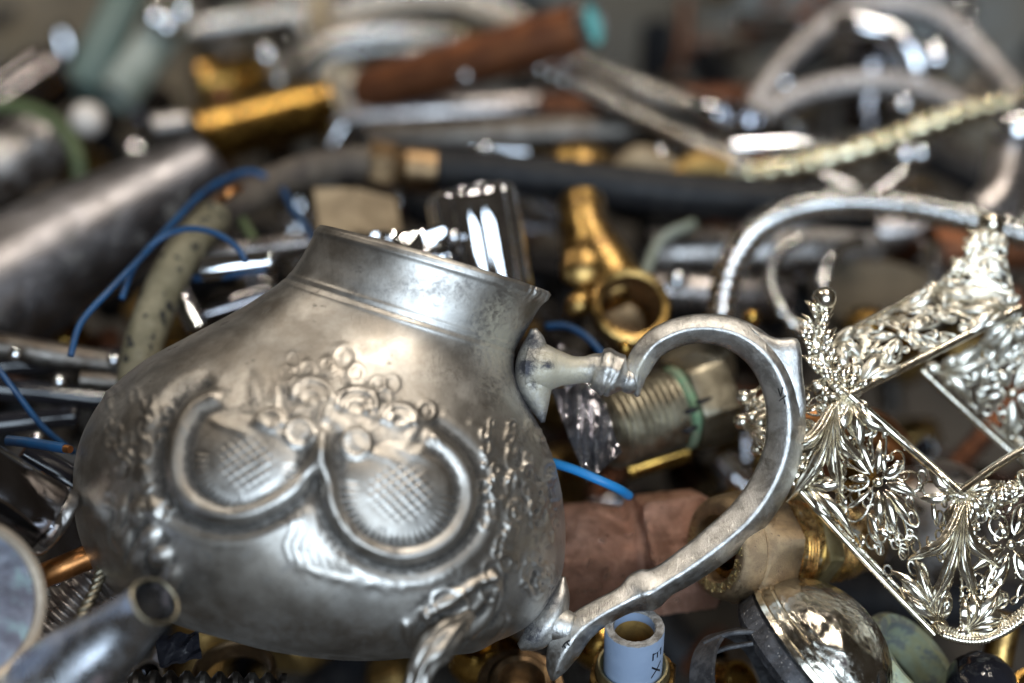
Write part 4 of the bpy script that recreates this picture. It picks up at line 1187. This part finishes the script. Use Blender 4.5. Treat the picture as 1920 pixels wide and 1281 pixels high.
hose("dark_hose", "dusty dark hose bending down behind the blue wires", [(715, 308, 50), (640, 308, 49.6), (560, 326, 49), (480, 360, 48), (410, 405, 46.6), (350, 462, 44.8)], 33, 'brownhose', 'smooth')
hose("speckled_hose", "beige braided hose with black flecks behind the teapot's left shoulder", [(400, 408, 45), (360, 452, 43.6), (318, 520, 42.4), (288, 590, 41.6), (266, 660, 41.2), (254, 740, 41)], 35, 'beigehose', pitch=.0022, amp=.0002)
cp_ = thing("hose_coupling", "brown brass coupling joining the dark hose to the black rubber hose", "coupling", P(760, 350, 50))
u = px(1, 50)
ax = axis_of((692, 306, 50), (830, 322, 50.4))
build("nut", [lathe(P(690, 308, 50), ax, [(0, 36 * u, 'h', 42 * u), (6 * u, 40 * u, 'h', 48 * u), (50 * u, 40 * u, 'h', 48 * u), (56 * u, 36 * u, 'h', 42 * u)], 60)], M['darkbronze'], cp_)
build("ferrule", [lathe(P(690, 308, 50), ax, [(57 * u, 34 * u), (64 * u, 38 * u), (70 * u, 44 * u), (124 * u, 44 * u), (130 * u, 38 * u)], 48)], M['darkbronze'], cp_)

# ------------------------------------------------------------------ the back of the heap
cpipe = thing("copper_pipe", "brown copper pipe with a turquoise corroded end pointing up to the right", "pipe", P(900, 160, 62))
a0, a1 = (560, 212, 63.0), (1110, 47, 56.5)
ax = axis_of(a0, a1)
LL = np.linalg.norm(P(*a1) - P(*a0))
R = px(47, 59.5)
build("pipe_wall", [lathe(P(*a0), ax, [(0, R), (LL - .001, R), (LL, R * .96), (LL, R * .88), (LL - .02, R * .86)], 48, close_ends=False)], M['copper'], cpipe)
build("corroded_end", [lathe(P(*a0), ax, [(LL - .012, R * .855), (LL - .004, R * .80), (LL + .0006, R * .74), (LL + .001, R * .2)], 40)], M['verdigris'], cpipe)
build("end_ring", [lathe(P(*a0), ax, [(LL - .003, R * 1.01), (LL - .001, R * 1.05), (LL + .0012, R * 1.03), (LL + .0015, R * .9), (LL - .001, R * .86)], 48, close_ends=False)], M['greysteel'], cpipe)
build("collar", [lathe(P(612, 196, 62.4), ax, [(0, R * 1.0), (.003, R * 1.35), (.006, R * 1.62), (.011, R * 1.70), (.016, R * 1.60), (.018, R * 1.1), (.022, R * 1.04)], 48)], M['frosted'], cpipe)
build("solder_spots", [lathe(P(x, y, dd_), unit(UP - FW), [(-.002, .0036), (0, .0034), (.0015, .002), (.002, .0002)], 14) for x, y, dd_ in ((784, 122, 59.6), (868, 88, 58.7), (872, 136, 58.4))], M['greysteel'], cpipe)
simple_pipe("brass_pipe", "brass tailpiece pushed into the collar of the copper pipe", "pipe", (360, 262, 58.0), (606, 200, 61.2), 56, 'goldbrass', wall=8)
bn = thing("brass_nut", "brass hex nut shining behind the brass tailpiece", "nut", P(430, 200, 60))
u = px(1, 61)
build("hex", [lathe(P(372, 170, 64), axis_of((372, 170, 64), (500, 152, 65)), [(0, 46 * u, 'h', 50 * u), (6 * u, 50 * u, 'h', 57 * u), (120 * u, 50 * u, 'h', 57 * u), (126 * u, 46 * u, 'h', 50 * u)], 60)], M['goldbrass'], bn)
build("bore", [lathe(P(368, 170, 64), axis_of((372, 170, 64), (500, 152, 65)), [(-2 * u, 30 * u), (0, 34 * u), (3 * u, 30 * u)], 40)], M['darkbronze'], bn)
simple_pipe("steel_pipe", "pale grey brown pipe lying under the copper pipe", "pipe", (620, 224, 61), (1180, 190, 63), 30, 'hook', wall=5)
simple_pipe("steel_pipe", "dark steel pipe lying level in the shade above the rubber hose", "pipe", (690, 266, 57), (1330, 238, 58), 36, 'deadsteel', wall=5)
simple_pipe("steel_pipe", "dark brown pipe behind the braided hose ferrules", "pipe", (1010, 208, 62), (1400, 190, 63), 34, 'deadcopper', wall=5)
simple_pipe("chrome_rod", "short chrome rod gleaming above the rubber hose", "rod", (880, 282, 54), (990, 286, 54), 13, 'chrome')
simple_pipe("chrome_rod", "level chrome rod under the bright hex nut at the right", "rod", (1372, 274, 54.5), (1560, 272, 55), 14, 'chrome')
simple_pipe("chrome_rod", "slanting chrome rod left of the hook pipe", "rod", (1540, 330, 52), (1610, 362, 51.6), 12, 'chrome')
simple_pipe("chrome_rod", "chrome rod tilted the other way beside the hook pipe", "rod", (1632, 366, 51.4), (1700, 322, 52), 12, 'chrome')
simple_pipe("tan_tube", "upright tan tube crossing the hoses at the top edge", "tube", (604, -40, 67), (594, 66, 66), 24, 'tan')
simple_pipe("green_tube", "grey green plastic tube slanting down from the top left edge", "tube", (246, -30, 67), (150, 170, 64), 36, 'green', wall=5)
simple_pipe("frosted_tube", "pale frosted tube standing next to the grey green tube", "tube", (322, 40, 67), (216, 184, 64.5), 40, 'palegreen', wall=6)
simple_pipe("dark_pipe", "dark chrome pipe with blue sheen at the far left", "pipe", (-60, 250, 61), (118, 128, 63), 62, 'darkchrome', dome_end=True)
simple_pipe("dark_pipe", "brown steel pipe below the olive cord at the left edge", "pipe", (-80, 370, 57), (120, 244, 59), 66, 'greysteel', dome_end=True)
simple_pipe("grey_plate", "flat grey metal piece above the big grey cylinder's end", "metal piece", (286, 240, 57.5), (400, 224, 58.5), 24, 'greysteel', dome_end=True)
R = px(32, 57)
tag(build("pale_ball", [lathe(P(164, 224, 57), unit(UP - FW * .4), [(-R * math.cos(a), R * math.sin(a)) for a in np.linspace(.05, 3.09, 18)], 32)], M['whiteglaze'], sharp=0), "pale pinkish ball behind the big grey cylinder", "ball")
for x, y, lab in ((292, 34, "added chrome glint ball on the left of the three at the top"), (342, 22, "added chrome glint ball on the right of the three at the top"), (314, 48, "added chrome glint ball lowest of the three at the top")):
    R = px(24, 65)  # added mirror balls, enlarged to give bright out-of-focus glints
    tag(build("chrome_glint_ball", [lathe(P(x, y, 65), UP, [(-R * math.cos(a), R * math.sin(a)) for a in np.linspace(.05, 3.09, 12)], 20)], M['chrome'], sharp=0), lab, "ball", "added glint balls on top of the frosted tube")
cyl = thing("grey_cylinder", "big dark grey cylinder with rounded end and long lamp streak at the left", "cylinder", P(160, 470, 47.6))
a0, a1 = (-120, 612, 45.2), (404, 306, 50)
LL = np.linalg.norm(P(*a1) - P(*a0))
Ra0, Ra1 = px(150, 45.2), px(70, 50)
build("barrel", [lathe(P(*a0), P(*a1) - P(*a0), [(0, Ra0), (LL * .5, Ra0 * .55 + Ra1 * .45), (LL - Ra1 * .5, Ra1)], 90)], M['smudged'], cyl)
build("end_cap", [lathe(P(*a0), P(*a1) - P(*a0), [(LL - Ra1 * .5, Ra1 * .985), (LL - Ra1 * .47, Ra1 * 1.02), (LL - Ra1 * .4, Ra1 * 1.01)] + [(LL - Ra1 * .4 + Ra1 * .42 * math.sin(t), Ra1 * math.cos(t) ** .8) for t in np.linspace(.1, 1.52, 12)], 72)], M['smudged'], cyl)
simple_pipe("dark_pipe", "dark purplish pipe under the big grey cylinder", "pipe", (-60, 640, 41.5), (280, 696, 42.5), 26, 'deadsteel', wall=5)

# tan folded plate
f, n, su, sv = patch([(588, 352, 48), (742, 372, 48.4), (760, 470, 47), (600, 450, 46.4)])
tag(build("tan_plate", [(np.array([f(0, 0), f(.5, .08, .004), f(1, 0), f(1, 1), f(.5, .9, .004), f(0, 1), f(0, 0, -.002), f(.5, .08, .002), f(1, 0, -.002), f(1, 1, -.002), f(.5, .9, .002), f(0, 1, -.002)]),
                         np.array([[0, 1, 4, 5], [1, 2, 3, 4], [6, 11, 10, 7], [7, 10, 9, 8], [0, 6, 7, 1], [1, 7, 8, 2], [2, 8, 9, 3], [3, 9, 10, 4], [4, 10, 11, 5], [5, 11, 6, 0]]))], M['tan'], sharp=20),
    "folded tan plate behind the left of the teapot rim", "plate")
# fluted chrome tap handle behind the rim
tapk = thing("tap_knob", "fluted chrome tap knob standing behind the teapot rim", "knob", P(900, 540, 43.4))
u = px(1, 43.4)
ka = unit(UP * .95 - RX * .17 - FW * .05)
build("fluted_grip", [lathe(P(920, 566, 43.8), ka, [(0, 78 * u), (10 * u, 80 * u), (196 * u, 80 * u), (206 * u, 77 * u), (213 * u, 70 * u), (217 * u, 58 * u)], 168, relief=lambda t, th: 7 * u * np.abs(np.sin(th * 4.5)) ** .7)], M['chrome'], tapk, sharp=30)
build("top_cap", [lathe(P(920, 566, 43.8), ka, [(215 * u, 60 * u), (221 * u, 56 * u), (222 * u, 40 * u), (218 * u, 10 * u)], 60)], M['foil'], tapk)
# brass socket behind the handle
bs_ = thing("brass_socket", "brass elbow with an open round socket behind the teapot handle", "pipe elbow", P(1170, 660, 43.4))
u = px(1, 43)
oa = unit(-FW * .86 + UP * .34 + RX * .12)
build("socket", [lathe(P(1176, 588, 44.0), oa, [(-70 * u, 40 * u), (-40 * u, 62 * u), (0, 70 * u), (26 * u, 72 * u), (34 * u, 76 * u), (44 * u, 76 * u), (47 * u, 70 * u), (44 * u, 60 * u), (36 * u, 58 * u)], 64, close_ends=False)], M['brass'], bs_)
build("bore", [lathe(P(1176, 588, 44.0), oa, [(36 * u, 57.6 * u), (-58 * u, 52 * u), (-66 * u, 30 * u), (-67 * u, 1 * u)], 56, close_ends=False)], M['darkbronze'], bs_)
build("elbow", [psweep([(1168, 570, 45, 52), (1140, 520, 45.6, 60), (1110, 470, 46, 58), (1096, 420, 46.4, 46), (1090, 380, 47, 44)], .0012, 40)], M['brass'], bs_, sharp=0)
build("lug", [psweep([(1120, 560, 44.4, 14), (1086, 572, 43.8, 26), (1064, 590, 43.6, 10)], .0008, 24)], M['brass'], bs_, sharp=0)
build("boss", [lathe(P(1092, 502, 45.0), unit(-FW + UP * .3), [(-10 * u, 44 * u), (12 * u, 42 * u), (22 * u, 30 * u), (26 * u, 3 * u)], 40)], M['brass'], bs_)
for x, y, d, r, lab in ((1172, 652, 40.6, 15, "tiny brass ball just above the handle knuckle"), (1409, 596, 42.6, 18, "brass ball behind the top of the handle"), (1226, 770, 43.6, 12, "brass ball in the shade under the threaded pipe")):
    R = px(r, d)
    tag(build("brass_ball", [lathe(P(x, y, d), UP, [(-R * math.cos(a), R * math.sin(a)) for a in np.linspace(.05, 3.09, 12)], 20)], M['goldbrass'], sharp=0), lab, "ball", "brass balls near the handle")
simple_pipe("brass_rod", "yellow brass rod in the gap below the threaded pipe", "rod", (1176, 882, 42.8), (1290, 846, 43), 20, 'goldbrass')
u = px(1, 53)
tag(build("brass_dome", [lathe(P(1082, 322, 53), unit(UP * .9 - FW * .3), [(60 * u * math.sin(a), 72 * u * math.cos(a)) for a in np.linspace(0, 1.53, 18)], 48)], M['brass'], sharp=0), "matte brass dome half hidden by the black rubber hose", "dome")
tag(build("pale_lump", [psweep([(1150, 330, 52.4, 18), (1200, 312, 52.4, 40), (1260, 326, 52.4, 26)], .0012, 28, 2, .8)], M['tan'], sharp=0), "pale tan lump right of the brass dome", "metal lump")
tag(build("brass_lump", [psweep([(1260, 330, 53, 18), (1310, 312, 53.4, 30), (1370, 322, 53.4, 22)], .0012, 28, 2, .8)], M['deadbrass'], sharp=0), "dull brass lump under the lower braided hose", "metal lump")
# chrome tap, top right
tp = thing("chrome_tap", "chrome tap with curved spout and lever under the tall hose arch", "tap", P(1650, 200, 62))
u = px(1, 61.5)
build("spout", [psweep([(1560, 46, 61.6, 22), (1610, 52, 61.4, 26), (1660, 62, 61.2, 27), (1700, 88, 61, 27), (1716, 128, 61, 26), (1718, 150, 61, 27)], .001, 36)], M['chrome'], tp, sharp=0)
build("body", [lathe(P(1624, 215, 62.2), unit(UP * .97 - FW * .2), [(-30 * u, 44 * u), (0, 46 * u), (90 * u, 46 * u), (110 * u, 40 * u), (150 * u, 30 * u), (170 * u, 26 * u)], 48)], M['darkchrome'], tp)
build("lever", [psweep([(1376, 40, 63, 16), (1430, 46, 62.8, 19), (1500, 50, 62.4, 17), (1570, 52, 62, 14)], .001, 24)], M['chrome'], tp, sharp=0)
build("knob", [lathe(P(1752, 100, 61.5), unit(-FW + UP * .6), [(-30 * u, 30 * u), (0, 34 * u), (12 * u, 30 * u), (20 * u, 18 * u), (22 * u, 2 * u)], 36)], M['chrome'], tp)
hx = thing("hex_nut", "bright chrome hex nut at the end of the upper braided hose", "nut", P(1405, 262, 55))
u = px(1, 55)
build("hex", [lathe(P(1404, 236, 55.6), unit(-FW * .8 + UP * .45 + RX * .2), [(-30 * u, 32 * u, 'h', 38 * u), (14 * u, 32 * u, 'h', 38 * u), (22 * u, 32 * u, 'h', 34 * u), (22 * u, 18 * u), (0, 17 * u)], 60)], M['chrome'], hx)
for x, y, d, r, lab in ((1470, 156, 61, 13, "added chrome glint ball by the foot of the tall hose arch"), (1692, 196, 59, 13, "added chrome glint ball below the tap spout"), (1694, 290, 54, 14, "added chrome glint ball left of the hook pipe"), (1724, 288, 54, 12, "added chrome glint ball next to the hook pipe bend"),
                        (1238, 292, 53, 12, "added chrome glint ball right of the brass dome"), (500, 104, 64, 13, "added chrome glint ball between the brass nut and the hoses"), (908, 282, 53, 11, "added chrome glint ball on the short chrome rod"), (1902, 244, 53, 26, "large bluish ball on top of the hook pipe"),
                        (1268, 526, 48, 14, "added chrome glint ball right of the brass socket"), (850, 446, 42.4, 11, "added chrome glint ball between the rim and the tap knob")):
    R = px(r * 1.6, d)  # all but the bluish ball are added mirrors, enlarged for stronger blurred glints
    tag(build("chrome_glint_ball", [lathe(P(x, y, d), UP, [(-R * math.cos(a), R * math.sin(a)) for a in np.linspace(.05, 3.09, 12)], 20)], M['chrome'], sharp=0), lab, "ball", "loose chrome balls among the scrap")
hose("hook_pipe", "mauve grey pipe hooking down at the right edge", [(1930, 214, 55), (1896, 250, 54), (1888, 310, 53), (1872, 370, 52), (1830, 410, 51.6)], 40, 'hook', 'smooth')
simple_pipe("steel_pipe", "dull mauve steel pipe lying left of the shower hose", "pipe", (1216, 478, 52), (1640, 466, 52.6), 46, 'greysteel', wall=6)
simple_pipe("steel_pipe", "second dull steel pipe just below the mauve one", "pipe", (1200, 540, 48.4), (1480, 560, 49), 34, 'hook', wall=6)
u = px(1, 50)
tag(build("dark_disc", [lathe(P(1650, 556, 50.4), unit(UP * .8 - FW * .6), [(-30 * u, 118 * u), (0, 120 * u), (10 * u, 112 * u), (12 * u, 96 * u), (6 * u, 88 * u), (5 * u, 4 * u)], 64)], M['sheet']), "dark rusty round disc behind the basket's upper edge", "disc")
wire("grey_wire", "bluish grey wire curving over the dark disc", [(1620, 452, 49), (1576, 466, 48.6), (1550, 500, 48), (1540, 540, 47.6)], 11, 'hosechrome')
simple_pipe("copper_pipe", "short rusty copper pipe right of the dark disc", "pipe", (1740, 462, 52), (1980, 470, 53), 40, 'copper', wall=6)
simple_pipe("steel_pipe", "brown grey pipe under the shower hose at the right", "pipe", (1560, 436, 53), (1900, 424, 54), 36, 'hook', wall=6)
tag(build("brass_nugget", [lathe(P(1290, 706, 45), unit(UP - FW * .4), [(-30 * u, 70 * u), (20 * u, 72 * u, 'h', 80 * u), (50 * u, 64 * u, 'h', 72 * u), (58 * u, 50 * u)], 60)], M['oldnickel']), "dull brass nut inside the loop of the teapot handle", "nut")
sh = resample(np.array([P(*a) for a in ((-80, 60, 84), (120, 70, 85), (360, 86, 86))]), n=20)[0]
tag(build("rusty_sheet", [tube(sh, .06, .0012, 12, unit(-FW + UP * .3), 8)], M['sheet']), "dark rusty sheet leaning at the top left", "sheet")

# ------------------------------------------------------------------ scrap in the gaps, one mesh per kind, copies laid through the depth
def place(o, loc):
    o.location = loc
    o.rotation_euler = (random.uniform(0, 6.28), random.uniform(0, 6.28), random.uniform(0, 6.28))
Z = np.zeros(3)
X3 = np.array([1.0, 0, 0])
kinds = [
    ("pipe_offcut", "dull steel pipe offcut deep in the gaps of the heap", "pipe", 'deadsteel', lathe(Z - X3 * .03, X3, [(.02, .006), (0, .006), (0, .0078), (.06, .0078), (.06, .006), (.04, .006)], 28, close_ends=False)),
    ("hex_nut", "grimy brass nut deep in the gaps of the heap", "nut", 'deadbrass', lathe(Z - X3 * .006, X3, [(0, .007), (0, .011, 'h', .0118), (.001, .0112, 'h', .013), (.011, .0112, 'h', .013), (.012, .011, 'h', .0118), (.012, .007), (0, .007)], 36, close_ends=False)),
    ("bent_rod", "bent copper rod deep in the gaps of the heap", "rod", 'deadcopper', tube(resample(np.array([[-.045, 0, 0], [-.02, .004, .002], [0, .004, .008], [.012, 0, .022], [.016, 0, .045]]), .002)[0], .0038, None, 14)),
    ("steel_bolt", "dark steel bolt deep in the gaps of the heap", "bolt", 'deadsteel', lathe(Z - X3 * .02, X3, [(0, .008, 'h', .009), (.006, .008, 'h', .009), (.0062, .0048)] + thread(.0064, .046, .005, .0022, .0008), 30)),
    ("washer_plate", "smoky chrome disc deep in the gaps of the heap", "disc", 'darkchrome', lathe(Z, X3, [(0, .006), (0, .019), (.0015, .020), (.003, .019), (.003, .006), (0, .006)], 40, close_ends=False)),
    ("glint_sleeve", "small added chrome glint sleeve deep in the gaps of the heap", "sleeve", 'chrome', lathe(Z - X3 * .012, X3, [(.004, .0035), (0, .0035), (0, .0045), (.006, .0045), (.007, .006), (.016, .006), (.018, .0045), (.024, .0045), (.024, .0035), (.02, .0035)], 24, close_ends=False)),  # shiny sleeves added through the heap for more glints
    ("brass_cone", "small yellow brass olive deep in the gaps of the heap", "olive", 'goldbrass', lathe(Z - X3 * .006, X3, [(0, .005), (0, .0062), (.005, .0085), (.007, .0085), (.012, .0062), (.012, .005), (0, .005)], 24, close_ends=False)),
    ("black_tube", "black plastic tube deep in the gaps of the heap", "tube", 'rubber', lathe(Z - X3 * .04, X3, [(.02, .007), (0, .007), (0, .009), (.08, .009), (.08, .007), (.06, .007)], 28, close_ends=False)),
]
fy = [-60, 0, 155, 380, 600, 900, 1340]
fd = [92, 86, 72, 57, 49.5, 45.5, 42.5]
for (nm, lab, cat, m, vf) in kinds:
    proto = build(nm, [vf], M[m], origin=Z)
    tag(proto, lab, cat, "scrap filling the gaps of the heap: " + cat + "s")
    for k in range(40):
        o = proto if k == 0 else proto.copy()
        if k:
            COL.objects.link(o)
        y = random.uniform(-50, 1330)
        d = float(np.interp(y, fy, fd)) + 3.0 + random.uniform(0, 7) - (6.5 if m in ('chrome', 'goldbrass') else 0)
        place(o, Vector(P(random.uniform(-120, 2040), y, d)))
# every scrap piece that shows is named by what it lies beside
bpy.context.view_layer.update()
dg = bpy.context.evaluated_depsgraph_get()
def top(o):
    while o.parent:
        o = o.parent
    return o
hits = {}
for yy in range(4, 1281, 11):
    for xx in range(4, 1920, 11):
        dr = Vector(P(xx, yy, 10)) - Vector(CAM)
        ok, _, _, _, ob, _ = scene.ray_cast(dg, Vector(CAM), dr.normalized())
        if ok:
            hits.setdefault(top(ob).name, []).append((xx, yy))
nick = {}
for o in scene.objects:
    if o.parent is None and 'label' in o and 'gaps of the heap' not in o['label'] and o.name in hits:
        lb = o['label']
        for w in (" with ", " behind ", " beside ", " between ", " under ", " at ", " in ", " below ", " seen ", " standing ", " lying ", " on ", " half ", " arching ", " running ", " curving ", " leaning ", " pushed ", " hooked ", " slanting ", " of two ", " rising "):
            lb = lb.split(w)[0]
        nick.setdefault(lb, []).append(o.name)
nick = {v[0]: k for k, v in nick.items() if len(v) == 1}
cen = {k: np.mean(hits[k], axis=0) for k in nick}
seen = {}
for o in list(scene.objects):
    if 'label' in o and 'deep in the gaps of the heap' in o['label'] and o.name in hits:
        c = np.mean(hits[o.name], axis=0)
        base = o['label'].split(" deep in")[0]
        near = sorted(cen, key=lambda k: np.min(np.hypot(*(np.array(hits[k]) - c).T)))[:6]
        done = False
        for k in near:
            dx, dy = c - cen[k]
            sidew = ("right of" if dx > 0 else "left of") if abs(dx) > abs(dy) else ("below" if dy > 0 else "above")
            for t in (f"{base} in the gap beside the {nick[k]}", f"{base} in the gap {sidew} the {nick[k]}"):
                if t not in seen and len(t.split()) <= 16:
                    seen[t] = 1
                    o['label'] = t
                    done = True
                    break
            if done:
                break
for o in scene.objects:
    if '_o' in o:
        del o['_o']
